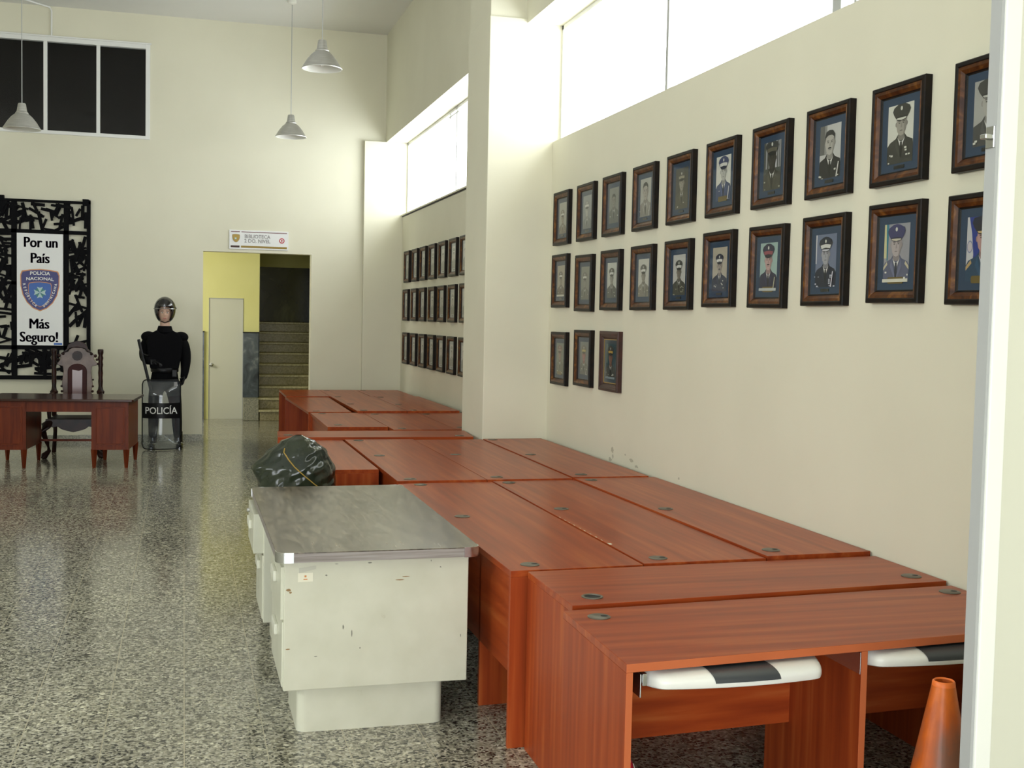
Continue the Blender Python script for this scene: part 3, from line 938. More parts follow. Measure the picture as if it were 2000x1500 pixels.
def tray(r, x0, x1, y, z):
    hw = (x1-x0)/2
    cx = (x0+x1)/2

    def front(x):
        t = max(-1, min(1, (x-cx)/hw))
        c = abs(t)
        return y-0.030*(1-t*t)+0.060*max(0, (c-0.82)/0.18)**2.5

    arc = [(0.070*(1-math.cos(k*PI/16)), 0.026*math.sin(k*PI/16)) for k in range(9)]
    prof = [(0.26, -.022), (.012, -.022), (.003, -.018), (0, -.010)]+arc+[(0.26, .028)]
    n = 60
    m = MB()
    for i in range(n+1):
        x = x0+(x1-x0)*i/n
        fy_ = front(x)
        m.v += [(x, min(fy_+dy, y+.26), z+dz) for dy, dz in prof]
    k = len(prof)
    for i in range(n):
        for j in range(k):
            a_, b_ = i*k+j, i*k+(j+1) % k
            m.f.append([a_, a_+k, b_+k, b_])
            m.m.append(0)
    m.f += [list(range(k)), list(range(n*k+k-1, n*k-1, -1))]
    m.m += [0, 0]
    ob = obj('keyboard_tray', m, 'white_plastic', r, smooth=True)
    px0, px1 = cx-0.10, cx+0.115
    mm = MB()
    arc2 = [(-.0015, -.004)]+[(dy-.0012, dz+.0018) for dy, dz in arc]+[(.16, .0285)]

    def fn(u, v):
        j = v*(len(arc2)-1)
        dy, dz = arc2[int(round(j))]
        x = px0+(px1-px0)*u-0.012*v
        return (x, front(x)+dy, z+dz)
    mm.grid(fn, 14, len(arc2)-1)
    obj('wrist_rest', mm, 'charcoal_pad', ob, smooth='full')
    s_ = MB().box(x0-.018, x0-.004, y+.02, y+.30, z-.012, z+.024).box(x0-.034, x0-.030, y+.00, y+.30, z-.040, z+.030).box(x0-.030, x0-.018, y+.03, y+.30, z-.006, z+.018)
    obj('slide_bracket', s_, 'steel', r, bevel=0.001)


T1L = 'cherry desk nearest the camera with white keyboard trays under its top'
d1 = desk(T1L, [(1.247, 3.150), (2.880, 3.275), (2.880, 3.885), (1.262, 3.790)], 0.705, 'x', [(1.355, 3.686), (2.80, 3.785)], 0.72, mod_z=0.30, div=[(0.500, 0.5145, 0, 1)], lit_front=True)
tray(d1, 1.325, 1.915, 3.150, 0.643)
tray(d1, 2.095, 2.685, 3.215, 0.645)
desk('cherry desk directly behind the keyboard tray desk, open ring grommet at left', [(1.307, 3.825), (2.890, 3.930), (2.890, 4.425), (1.310, 4.385)], 0.712, 'x', [(1.419, 3.935), (2.80, 4.030)], 0.75, hollow=(0,))
bpy.context.view_layer.update()
desk('long cherry desk row touching the beige metal desk, left of three side by side', [(1.245, 4.402), (1.812, 4.425), (1.812, 6.880), (1.232, 6.860)], 0.713, 'y', [(1.356, 6.80), (1.346, 5.673), (1.353, 4.504)], 0.03, div=[(0.03, 0.97, 0.215, 0.225)])
desk('long cherry desk in the middle of three side by side, with chipped left edge', [(1.818, 4.425), (2.376, 4.440), (2.340, 6.885), (1.818, 6.880)], 0.717, 'y', [(1.896, 6.79), (1.909, 5.805), (1.917, 4.520)], 0.03)
desk('long cherry desk against the right wall below the portraits, right of three', [(2.382, 4.442), (2.890, 4.462), (2.880, 6.885), (2.346, 6.885)], 0.725, 'y', [(2.421, 6.79), (2.444, 5.678), (2.462, 4.560)], 0.03)
desk('long cherry desk reflecting portraits, left one before the pier beside the gap', [(1.235, 6.895), (1.785, 6.895), (1.785, 9.300), (1.235, 9.300)], 0.724, 'y', [(1.334, 9.22), (1.334, 8.19), (1.325, 6.969)], 0.03)
desk('long cherry desk reflecting portraits, right one ending at the corner of the pier', [(1.790, 6.895), (2.336, 6.895), (2.345, 9.240), (1.790, 9.240)], 0.724, 'y', [(1.888, 8.200), (1.874, 6.996)], 0.03)
desk('narrow cherry desk tucked into the corner of right wall and pier', [(2.341, 6.895), (2.845, 6.895), (2.845, 9.225), (2.350, 9.225)], 0.730, 'y', [(2.41, 9.137), (2.42, 8.1), (2.43, 7.007)], 0.03)
desk('small cherry return desk behind the dark plastic sack', [(0.83, 7.520), (1.222, 7.515), (1.222, 9.350), (0.80, 9.350)], 0.715, 'y', [], 0.55, mod_z=0.1)
desk('cherry desk standing crosswise left of the white pier', [(0.722, 9.400), (2.296, 9.335), (2.346, 9.880), (0.755, 9.900)], 0.735, 'x', [(0.815, 9.56), (2.2, 9.43)], 0.7)
desk('short cherry desk behind the crosswise desk, left of three, stepped back', [(1.237, 10.46), (1.776, 10.44), (1.776, 12.020), (1.243, 12.020)], 0.715, 'y', [(1.349, 11.898), (1.357, 10.655)], 0.03)
desk('short cherry desk behind the crosswise desk, middle of three', [(1.782, 10.180), (2.345, 10.165), (2.345, 12.000), (1.782, 12.000)], 0.715, 'y', [(1.873, 11.825), (1.874, 10.284)], 0.03)
desk('short cherry desk half hidden behind the pier at the right wall', [(2.351, 10.165), (2.890, 10.165), (2.890, 12.000), (2.351, 12.000)], 0.715, 'y', [(2.40, 11.814), (2.43, 10.355)], 0.03)
desk('open sided cherry desk near the stair doorway, left of the dark wedge gap', [(1.228, 12.05), (1.665, 12.05), (1.690, 14.240), (1.175, 14.260)], 0.720, 'y', [(1.32, 12.16)], 0.94)
desk('cherry desk right of the dark wedge gap near the back wall', [(1.724, 12.02), (2.240, 12.02), (2.240, 14.240), (1.712, 14.240)], 0.733, 'y', [(1.791, 14.141), (1.786, 12.981), (1.80, 12.10)], 0.05)
desk('far cherry desk along the alcove wall beneath the small portraits', [(2.246, 12.02), (2.800, 12.02), (2.800, 14.240), (2.246, 14.240)], 0.733, 'y', [(2.295, 14.067), (2.31, 12.909), (2.32, 12.10)], 0.05)
desk('last cherry desk by the back wall, at the stair doorway end', [(1.192, 14.285), (1.716, 14.285), (1.716, 15.560), (1.202, 15.560)], 0.728, 'y', [], 0.94)
desk('last cherry desk by the back wall, middle of the final three', [(1.722, 14.285), (2.205, 14.285), (2.205, 15.560), (1.722, 15.560)], 0.728, 'y', [(1.806, 15.44)], 0.05)
desk('last cherry desk by the back wall, in the alcove corner', [(2.216, 14.330), (2.770, 14.285), (2.770, 15.560), (2.214, 15.560)], 0.728, 'y', [(2.28, 15.40)], 0.05)

# chips of pale core along the seam of the middle long desk
m = MB()
for i in range(9):
    y = 4.93+0.075*i+rnd.uniform(-.01, .01)
    a = rnd.uniform(.02, .034)
    x = 1.8185
    m.add([(x-.001, y, .7178), (x+rnd.uniform(.002, .005), y+a*.3, .7178), (x+rnd.uniform(.002, .006), y+a*.8, .7178), (x-.001, y+a, .7178)], [(0, 1, 2, 3)])
m.add([(1.817, 4.83, .7178), (1.833, 4.835, .7178), (1.831, 4.862, .7178), (1.818, 4.87, .7178)], [(0, 1, 2, 3)])
for o in bpy.data.objects:
    if o.get('label', '').startswith('long cherry desk in the middle'):
        obj('chipped_edge', m, 'tag_paper', o)

# ================================================================== BEIGE METAL DESK
md = thing('metal_desk', 'old beige enamelled steel desk with dark walnut top and chrome corners', 'desk', (0.78, 5.6, 0))
mx0, mx1, my0, my1, mz = 0.358, 1.186, 4.665, 6.50, 0.76


def rrect(x0, x1, y0, y1, r, n=8):
    pts = []
    for cx, cy, a in ((x1-r, y0+r, -PI/2), (x1-r, y1-r, 0), (x0+r, y1-r, PI/2), (x0+r, y0+r, PI)):
        for i in range(n+1):
            b = a+PI/2*i/n
            pts.append((cx+r*math.cos(b), cy+r*math.sin(b)))
    return pts


obj('desktop', MB().prism(rrect(mx0, mx1, my0, my1, .045), mz-.004, mz), 'walnut_laminate', md)
obj('edge_band', MB().prism(rrect(mx0+.001, mx1-.001, my0+.001, my1-.001, .045), mz-.040, mz-.004), 'walnut_edge', md)
for cx, cy, a in ((mx1-.045, my0+.045, -PI/2), (mx0+.045, my0+.045, PI), (mx1-.045, my1-.045, 0), (mx0+.045, my1-.045, PI/2)):
    m = MB()
    arc = []
    for i in range(9):
        b = a+PI/2*i/8
        arc.append((math.cos(b), math.sin(b)))
    outer = [(cx+.0475*c-.0, cy+.0475*s_) for c, s_ in arc]
    inner = [(cx+.044*c, cy+.044*s_) for c, s_ in arc]
    # short straight tabs along both sides
    t0 = (-arc[0][1]*-1*.022, arc[0][0]*-1*.022)
    t1 = (-arc[-1][1]*.022, arc[-1][0]*.022)
    outer = [(outer[0][0]+arc[0][1]*.022, outer[0][1]-arc[0][0]*.022)]+outer+[(outer[-1][0]-arc[-1][1]*.022, outer[-1][1]+arc[-1][0]*.022)]
    inner = [(inner[0][0]+arc[0][1]*.022, inner[0][1]-arc[0][0]*.022)]+inner+[(inner[-1][0]-arc[-1][1]*.022, inner[-1][1]+arc[-1][0]*.022)]
    obj('chrome_corner', m.prism(outer+inner[::-1], mz-.041, mz+.0006), 'steel', md, smooth=True)
bx0, bx1 = 0.392, 1.150
m = MB().box(bx0, bx1, my0+.05, 5.30, 0.188, mz-.040)
obj('near_pedestal', m, 'enamel', md, bevel=0.004)
m = MB().box(bx0, bx1, 5.95, my1-.04, 0.150, mz-.040)
obj('far_pedestal', m, 'enamel', md, bevel=0.004)
obj('modesty_panel', MB().box(bx1-.02, bx1, 5.29, 5.96, 0.25, mz-.040), 'enamel', md)
obj('pencil_drawer', MB().box(bx0+.02, bx1-.02, 5.29, 5.96, mz-.11, mz-.042), 'enamel', md)
for y0, y1 in ((4.76, 5.20), (6.04, 6.38)):
    obj('plinth', MB().prism(rrect(0.452, 1.060, y0, y1, .04), 0, 0.2), 'enamel', md, smooth=True)
for (y0, y1, z0, z1, out) in ((4.735, 5.285, 0.475, 0.690, .012), (4.735, 5.285, 0.200, 0.465, .006), (5.97, 6.44, 0.50, 0.700, .050), (5.97, 6.44, 0.165, 0.49, .006)):
    dw = obj('drawer', MB().box(bx0-out, bx0+.02, y0, y1, z0, z1), 'enamel', md, bevel=0.003)
    yc = (y0+y1)/2
    obj('handle', MB().box(bx0-out-.016, bx0-out+.001, yc-.085, yc+.085, z1-.10, z1-.055), 'door_cream', dw, bevel=0.005)
obj('lock', MB().tube([(bx0-.052, 6.30, .668), (bx0-.066, 6.30, .668)], .011, 12), 'steel', md)
fy = my0+.05
m = MB()
m.add([(.446, fy-.001, .632), (.506, fy-.001, .632), (.506, fy-.001, .668), (.446, fy-.001, .668)], [(0, 1, 2, 3)], 0)
m.add([(.450, fy-.0012, .668), (.518, fy-.0012, .682), (.518, fy-.0012, .697), (.450, fy-.0012, .688)], [(0, 1, 2, 3)], 1)
m.add([(.468, fy-.0014, .640), (.484, fy-.0014, .640), (.484, fy-.0014, .644), (.468, fy-.0014, .644)], [(0, 1, 2, 3)], 2)
m.add([(.472, fy-.0014, .650), (.480, fy-.0014, .650), (.480, fy-.0014, .658), (.472, fy-.0014, .658)], [(0, 1, 2, 3)], 2)
obj('inventory_label', m, ['tag_paper', 'tag_tape', 'badge_orange'], md)
flat('rust', (0.30, 0.19, 0.08), 0.7)
flat('scuff', (0.22, 0.22, 0.17), 0.6)
for (x, z, a, b, mi) in ((.410, .600, .011, .007, 0), (.418, .590, .006, .005, 0), (.86, .625, .020, .0025, 0), (.885, .638, .018, .002, 0), (.60, .700, .008, .002, 1), (.735, .70, .010, .003, 1), (.835, .712, .010, .002, 1), (.63, .44, .004, .012, 1), (.665, .41, .003, .02, 1), (.52, .325, .010, .002, 1), (.41, .36, .010, .003, 0), (1.03, .672, .004, .003, 1), (.99, .700, .002, .006, 1), (.70, .35, .003, .004, 1), (1.12, .38, .002, .008, 1), (.56, .655, .006, .004, 1)):
    pts = [(x+a*rnd.uniform(.6, 1.1)*math.cos(k*PI/4), fy-.0009, z+b*rnd.uniform(.6, 1.1)*math.sin(k*PI/4)) for k in range(8)]
    obj('rust_spot' if mi == 0 else 'scuff_mark', MB().add(pts, [tuple(range(8))]), 'rust' if mi == 0 else 'scuff', md)

# ================================================================== SACK, CONE, DOTTED BAG
def sack_fn(u, v):
    a = 2*PI*u
    z = v
    prof = [(0.0, .17), (.08, .215), (.35, .225), (.60, .232), (.80, .222), (.90, .175), (.96, .105), (1.0, .02)]
    r = prof[-1][1]
    for (z0, r0), (z1, r1) in zip(prof, prof[1:]):
        if z0 <= z <= z1:
            t = (z-z0)/(z1-z0)
            t = t*t*(3-2*t)
            r = r0+(r1-r0)*t
            break
    r *= 1+0.035*math.sin(a*3+z*6)+0.02*math.sin(a*11+z*28)*(1 if z > .3 else .5)+0.012*math.sin(a*23-z*40)
    x = .665+r*math.cos(a)
    if math.cos(a) < 0 and .68 < z < .92:
        x += -.045*math.exp(-((z-.81)/.06)**2)*max(0, -math.cos(a))**6
    return (x, 7.08+r*.92*math.sin(a), 0.001+z*.985)


sk_ = thing('plastic_sack', 'bulging dark green plastic sack behind the metal desk', 'sack', (.665, 7.08, 0))
obj('sack_body', MB().grid(sack_fn, 72, 60, closed_u=True), 'sack_plastic', sk_, smooth='full')
pth = [(.52+.013*i, 6.865-.010*math.sin(i*.6)-.0006*i*i*0, .93-.0165*i) for i in range(9)]
pth = []
for i in range(12):
    u = .64+.016*i
    p = sack_fn(u, .93-.020*i)
    d_ = Vector((p[0]-.665, p[1]-7.08, 0))
    d_.normalize()
    pth.append((p[0]+d_.x*.004, p[1]+d_.y*.004, p[2]))
obj('twine', MB().tube(pth, .0035, 6), 'twine', sk_, smooth=True)

cn = thing('traffic_cone', 'scuffed orange rubber traffic cone before the nearest desk', 'traffic cone', (2.16, 2.93, 0))
cxy = (2.16, 2.93, 0)
obj('cone_body', MB().lathe([(.155, .03), (.150, .05), (.033, .655), (.030, .665), (.026, .663), (.026, .60), (.12, .06)], cxy, 40, 0, cap=False), 'cone_orange', cn, smooth=True)
obj('cone_lip', MB().lathe([(.0335, .652), (.0325, .664), (.029, .668), (.0255, .664)], cxy, 40, cap=False), 'cone_rim', cn, smooth=True)
obj('cone_base', MB().prism(rrect(2.16-.165, 2.16+.165, 2.93-.165, 2.93+.165, .04), 0, .032), 'cone_orange', cn, bevel=0.006)


def blob(c, rx, ry, rz, nu=24, nv=16, fn=None):
    def f_(u, v):
        a, b = 2*PI*u, -PI/2+PI*v
        k = fn(a, b) if fn else 1
        return (c[0]+rx*k*math.cos(b)*math.cos(a), c[1]+ry*k*math.cos(b)*math.sin(a), c[2]+rz*k*math.sin(b))
    return MB().grid(f_, nu, nv, closed_u=True)


bgx, bgy = 1.342, 3.44
b_ = thing('dotted_bag', 'small red bag with white polka dots under the nearest desk', 'bag', (bgx, bgy, 0))
obj('bag_body', blob((bgx, bgy, .172), .066, .080, .172, 28, 18), 'red_cloth', b_, smooth='full')
m = MB()
for (a, b) in ((-.6, .35), (-1.0, 1.0), (-.5, .75), (.2, 1.1), (-1.3, .62), (-1.5, .1), (-.2, .9), (-.9, -.3), (.1, .2), (-2.1, .5), (-2.2, -.2), (.6, .7)):
    n_ = Vector((math.cos(b)*math.cos(a), math.cos(b)*math.sin(a), math.sin(b)))
    c = Vector((bgx, bgy, .172))+Vector((n_.x*.0675, n_.y*.0815, n_.z*.1735))
    n_ = Vector((n_.x/.066, n_.y/.080, n_.z/.172)).normalized()
    t1 = n_.cross(Vector((0, 0, 1))).normalized()
    t2 = n_.cross(t1)
    m.add([tuple(c+.012*(math.cos(k*PI/6)*t1+math.sin(k*PI/6)*t2)) for k in range(12)], [tuple(range(12))])
obj('polka_dots', m, 'white_dot', b_)

# ================================================================== PENDANT LAMPS
def pendant(label, x, y, zr):
    r = thing('pendant_lamp', label, 'pendant lamp', (x, y, zr), 0, 'aluminium pendant lamps')
    c = (x, y, zr)
    prof = [(.190, 0), (.192, .006), (.186, .012), (.172, .035), (.145, .080), (.105, .130), (.070, .160), (.062, .170)]
    inn = [(r_-.003, z-.001) for r_, z in prof[::-1]]
    sh = obj('lamp_shade', MB().lathe(prof, c, 48, 0, cap=False).lathe(inn+[(.190, 0)], c, 48, 1, cap=False), ['brushed_aluminium', 'white_plastic'], r, smooth=True)
    obj('socket_cover', MB().lathe([(.064, .166), (.066, .172), (.056, .182), (.052, .190), (.050, .200), (.040, .262), (.034, .272), (.005, .276)], c, 32), 'brushed_aluminium', r, smooth=True)
    m = MB()
    for i in range(3):
        a = 2*PI*i/3
        m.tube([(x+.018*math.cos(a), y+.018*math.sin(a), zr+.15), (x+.018*math.cos(a), y+.018*math.sin(a), zr+.045), (x+.006*math.cos(a), y+.006*math.sin(a), zr+.035)], .009, 8)
    obj('bulb', m, 'white_plastic', r, smooth=True)
    obj('cord', MB().tube([(x, y, zr+.27), (x, y, ZC-.03)], .0045, 8), 'grey_frame', r)
    obj('ceiling_rose', MB().lathe([(.01, -.05), (.05, -.03), (.055, 0)], (x, y, ZC), 24), 'white_plastic', r, smooth=True)


pendant('aluminium pendant lamp hanging highest, nearest the beam', 1.253, 11.40, 4.045)
pendant('small aluminium pendant lamp hanging lower beside the blank back wall', 1.262, 14.87, 3.900)
pendant('aluminium pendant lamp hanging before the dark upper window', -1.664, 13.52, 3.610)

# ================================================================== SIGN OVER THE DOORWAY
def emblem(cx, cz, w_, h_, y, parent, cols, name='badge'):
    """police shield emblem: outline, field, inner field"""
    def shield(k, dz=0):
        a, b = w_/2*k, h_*k
        top = cz+h_*.5*k+dz
        pts = [(-1, .86), (-.92, .95), (-.5, .985), (0, 1.0), (.5, .985), (.92, .95), (1, .86), (.99, .60), (.88, .38), (.66, .20), (.36, .07), (0, 0), (-.36, .07), (-.66, .20), (-.88, .38), (-.99, .60)]
        return [(cx+p[0]*a, top-(1-p[1])*b) for p in pts]
    m = MB()
    for k, (kk, dz) in enumerate(((1.0, 0), (.95, 0), (.60, -.10*h_), (.57, -.10*h_))):
        if k < len(cols):
            m.vprism(shield(kk, dz), y-.0015*(k+1), y, k)
    return obj(name, m, cols, parent)


sg = thing('library_sign', 'white sign with badge and dark lettering above the stair doorway', 'sign', (.965, YB, 2.695))
obj('sign_board', MB().box(.577, 1.355, YB-.014, YB-.001, 2.572, 2.826), 'sign_white', sg, bevel=0.002)
emblem(.665, 2.715, .100, .112, YB-.014, sg, ['grey_ink', 'badge_gold', 'gold', 'badge_gold'])
obj('badge_star', MB().vprism([(.660+.018*math.cos(i*PI/4)*(1 if i % 2 else .6), 2.712+.018*math.sin(i*PI/4)*(1 if i % 2 else .6)) for i in range(8)], YB-.022, YB-.019), 'badge_cross', sg)
m = MB().box(.600, .715, YB-.016, YB-.014, 2.797, 2.806).box(.735, 1.335, YB-.016, YB-.014, 2.797, 2.806)
obj('top_rule', m, 'maroon', sg)
obj('bottom_bar', MB().box(.597, .712, YB-.016, YB-.014, 2.592, 2.618), 'dark_brown_ink', sg)
obj('bottom_bar', MB().box(.730, 1.335, YB-.016, YB-.014, 2.592, 2.618), 'bar_gold', sg)
for s_, z in (('BIBLIOTECA', 2.722), ('2 DO. NIVEL', 2.662)):
    obj('lettering', place(text_mesh(s_, .068, .0006, .0008, .92), lambda x, y, q: (x+.945, y+YB-.0155, q+z)), 'grey_ink', sg)
m = MB()
n = 28
for i in range(n):
    a, b = 2*PI*i/n, 2*PI*(i+1)/n
    cx, cz = 1.268, 2.700
    m.add([(cx+r_*math.cos(t_), YB-.0155, cz+r_*math.sin(t_)) for r_, t_ in ((.036, a), (.036, b), (.024, b), (.024, a))], [(0, 1, 2, 3)])
m.add([(1.268+a, YB-.0157, 2.700+b) for a, b in ((-.006, -.018), (.006, -.018), (.006, .002), (.014, .002), (0, .020), (-.014, .002), (-.006, .002))], [tuple(range(7))])
obj('arrow_mark', m, 'red_ink', sg)

# ================================================================== IRONWORK PANEL AND BANNER
ix0, ix1, iz0, iz1 = -2.36, -1.168, 0.81, 3.105
bxa, bxb, bza, bzb = -2.047, -1.497, 1.25, 2.675
iw = thing('ironwork_panel', 'tall black openwork iron relief panel mounted on the back wall', 'wall relief', (-1.77, YB, iz0))
m = MB()
for (a, b, c, d_) in ((ix0, ix0+.05, iz0, iz1), (ix1-.045, ix1, iz0, iz1+.02), (ix0, ix1, iz0, iz0+.05), (ix0, ix1, iz1-.03, iz1)):
    m.box(a, b, YB-.075, YB-.005, c, d_)
m.box(ix1-.095, ix1-.02, YB-.08, YB-.005, iz1-.05, iz1+.03)
m.box(ix0-.0, ix0+.16, YB-.08, YB-.005, iz1-.03, iz1+.04)
obj('outer_frame', m, 'black_iron', iw)
m = MB()
for (a, b, c, d_) in ((bxa-.07, bxa-.005, iz0, iz1), (bxb+.005, bxb+.065, iz0, iz1), (ix0, ix1, bzb+.005, bzb+.05), (ix0, ix1, bza-.055, bza-.005), (ix0, bxa, 2.02, 2.06)):
    m.box(a, b, YB-.06, YB-.005, c, d_)
obj('inner_frame', m, 'black_iron', iw)
m = MB()
ri = random.Random(21)
cells = [((ix0+.04, bxa-.05), (bza, bzb), 46), ((bxb+.05, ix1-.03), (bza, bzb), 56), ((ix0+.04, ix1-.03), (bzb+.04, iz1-.03), 54), ((ix0+.04, ix1-.03), (iz0+.04, bza-.04), 52)]
for (xa, xb), (za, zb), n in cells:
    for i in range(n):
        L = ri.uniform(.05, .13)
        a = ri.choice([ri.uniform(-.5, .5)+PI/2, ri.uniform(-.5, .5), ri.uniform(0, PI)])
        hx, hz = abs(L*math.cos(a))*.9, abs(L*math.sin(a))*.9
        xl, xh = xa+min(hx, (xb-xa)/2.2), xb-min(hx, (xb-xa)/2.2)
        zl, zh = za+min(hz, (zb-za)/2.2), zb-min(hz, (zb-za)/2.2)
        x = ri.uniform(xl, xh)
        z = ri.uniform(zl, zh)
        if hx > (xb-xa)/2:
            L = min(L, (xb-xa)/2)
        m.obox((x, YB-ri.uniform(.02, .065), z), (math.cos(a), 0, math.sin(a)), L, ri.uniform(.012, .022), .010)
bb = obj('iron_slats', m, 'black_iron', iw)

bn = thing('police_banner', 'white banner with blue police badge hung on the black ironwork', 'banner', (-1.772, YB-.1, bza))
yb = YB-.092
obj('banner_board', MB().box(bxa, bxb, yb, yb+.012, bza, bzb), 'sign_white', bn, bevel=0.002)
bc = -1.772
for s_, sz, bo, x, z, sx in (('Por un', .185, .0035, bc+.01, 2.500, .80), ('País', .185, .0035, bc, 2.300, .80), ('Más', .185, .0035, bc-.01, 1.465, .82), ('Seguro!', .185, .0035, bc-.01, 1.295, .80)):
    tm = MB()
    for sh_ in (-.006, -.003, 0, .003, .006):
        merge(tm, place(text_mesh(s_, sz, .001, 0.0, sx), lambda a, b, c: (a*1.02+x+sh_, b+yb-.001, c+z)))
    obj('lettering', tm, 'navy_ink', bn)
bd = emblem(bc, 1.955, .47, .54, yb, bn, ['badge_orange', 'badge_blue', 'badge_orange', 'badge_light_blue'])
m = MB()
for k in range(4):
    a = PI/2*k
    def R_(px, pz):
        return (bc+px*math.cos(a)-pz*math.sin(a), 1.925+px*math.sin(a)+pz*math.cos(a))
    m.vprism([R_(0.0, 0), R_(.036, .072), R_(.0, .060), R_(-.036, .072)], yb-.009, yb-.006)
obj('badge_cross', m, 'badge_cross', bd)
m = MB()
for k in range(4):
    a = PI/2*k+PI/4
    m.vprism([(bc+.062*math.cos(a+q), 1.925+.062*math.sin(a+q)) for q in (-.3, .3)]+[(bc+.01*math.cos(a), 1.925+.01*math.sin(a))], yb-.0085, yb-.006)
obj('badge_laurel', m, 'badge_green', bd)
obj('badge_lettering', place(text_mesh('POLICIA', .062, .0006, .0010, 1.05), lambda a, b, c: (a+bc, b+yb-.0075, c+2.150-a*a*.25)), 'sign_white', bd)
obj('badge_lettering', place(text_mesh('NACIONAL', .056, .0006, .0010, 1.15), lambda a, b, c: (a+bc, b+yb-.0075, c+2.083-a*a*.25)), 'sign_white', bd)


def along(body, size, p0, p1, p2):
    """letters set one by one along a curve, tops towards the outside of the badge"""
    mb_ = MB()
    n_ = len(body)
    for i, ch in enumerate(body):
        t_ = (i+.5)/n_
        q = [(1-t_)**2*p0[j]+2*(1-t_)*t_*p1[j]+t_*t_*p2[j] for j in (0, 1)]
        dq = [2*(1-t_)*(p1[j]-p0[j])+2*t_*(p2[j]-p1[j]) for j in (0, 1)]
        a = math.atan2(dq[1], dq[0])
        g = text_mesh(ch, size, .0006, .001, .9)
        merge(mb_, place(g, lambda x, y, z: (q[0]+x*math.cos(a)-z*math.sin(a), y+yb-.0075, q[1]+x*math.sin(a)+z*math.cos(a))))
    return mb_


obj('badge_lettering', along('REPUBLICA', .044, (bc-.205, 2.045), (bc-.180, 1.85), (bc-.045, 1.735)), 'sign_white', bd)
obj('badge_lettering', along('DOMINICANA', .042, (bc+.045, 1.735), (bc+.180, 1.85), (bc+.205, 2.045)), 'sign_white', bd)
obj('corner_mark', MB().box(bxb-.11, bxb-.01, yb-.001, yb, bza+.008, bza+.035), 'badge_light_blue', bn)

# ================================================================== OLD MAHOGANY DESK (rotated a little)
wd = thing('wooden_desk', 'old reddish mahogany pedestal desk with tapered legs before the carved chair', 'desk', (-0.575, 13.38, 0), math.radians(-5))
# local frame: x from -1.46 to 0 , y from 0 (towards the viewer) to 0.80
hx = -1.44


def L(name, mb_, mat, **kw):
    return obj(name, mb_, mat, wd, world=False, **kw)


L('desktop', MB().prism(rrect(hx-.06, .06, -.06, .86, .02, 3), .725, .752), 'old_mahogany_top', bevel=0.006)
for x0, x1 in ((-.385, 0.0), (hx, hx+.385)):
    pd = L('pedestal', MB().box(x0, x1, 0.0, .80, .200, .724), 'old_mahogany')
    obj('raised_panel', MB().box(x0+.05, x1-.05, -.008, .0, .265, .655), 'old_mahogany', pd, world=False, bevel=0.006)
    obj('moulding', ringmesh([(0, 0), (0, -.012), (.012, -.012), (.016, 0)], (x1-x0)/2-.038, .205, [0, 0, 0]), 'old_mahogany', pd, world=False, loc=((x0+x1)/2, 0, .46))
    for lx in (x0+.025, x1-.025):
        for ly in (.025, .775):
            L('leg', MB().lathe([(.018, 0), (.026, .10), (.034, .205)], (lx, ly, 0), 4), 'old_mahogany')
    for i in range(3):
        zz = .215+i*.17
        dw = L('drawer', MB().box(x0+.03, x1-.03, .80, .812, zz, zz+.155), 'old_mahogany', bevel=0.003)
L('apron', MB().box(hx+.385, -.385, .01, .03, .610, .724), 'old_mahogany')
L('apron', MB().box(hx+.385, -.385, .77, .79, .610, .724), 'old_mahogany')
L('foot_rail', MB().box(hx+.385, -.385, .74, .77, .215, .240), 'old_mahogany')

# ================================================================== CARVED CHAIR
ch = thing('carved_armchair', 'high backed carved dark wood armchair with arched red panel behind the old desk', 'chair', (-1.225, 14.75, 0))


def A(name, mb_, mat, **kw):
    return obj(name, mb_, mat, ch, world=False, **kw)


for e in (-1, 1):
    prof = [(.022, .44), (.028, .46), (.040, .70), (.046, .735), (.030, .76), (.024, .80), (.028, .86), (.024, .90), (.029, .96), (.024, 1.02), (.030, 1.06), (.024, 1.10), (.032, 1.14), (.024, 1.17), (.033, 1.20), (.033, 1.235), (.028, 1.245)]
    A('back_post', MB().lathe(prof, (e*.262, .18, 0), 16), 'carved_wood', smooth=True)
    A('leg', MB().tube([(e*.25, .18, .46), (e*.25, .19, .25), (e*.27, .24, 0.001)], [.028, .022, .026], 10), 'carved_wood', smooth=True)
    A('leg', MB().tube([(e*.24, -.33, .42), (e*.30, -.38, .37), (e*.325, -.40, .30), (e*.28, -.375, .18), (e*.26, -.37, .09), (e*.31, -.42, .03), (e*.33, -.45, .012)], [.045, .052, .040, .026, .024, .040, .012], 12), 'carved_wood', smooth=True)
    A('armrest', MB().tube([(e*.265, .17, .72), (e*.29, .0, .70), (e*.30, -.20, .69), (e*.30, -.30, .67), (e*.30, -.32, .64)], [.022, .026, .030, .036, .026], 10), 'carved_wood', smooth=True)
    A('arm_support', MB().tube([(e*.295, -.26, .66), (e*.28, -.22, .56), (e*.27, -.25, .45)], [.020, .026, .022], 10), 'carved_wood', smooth=True)
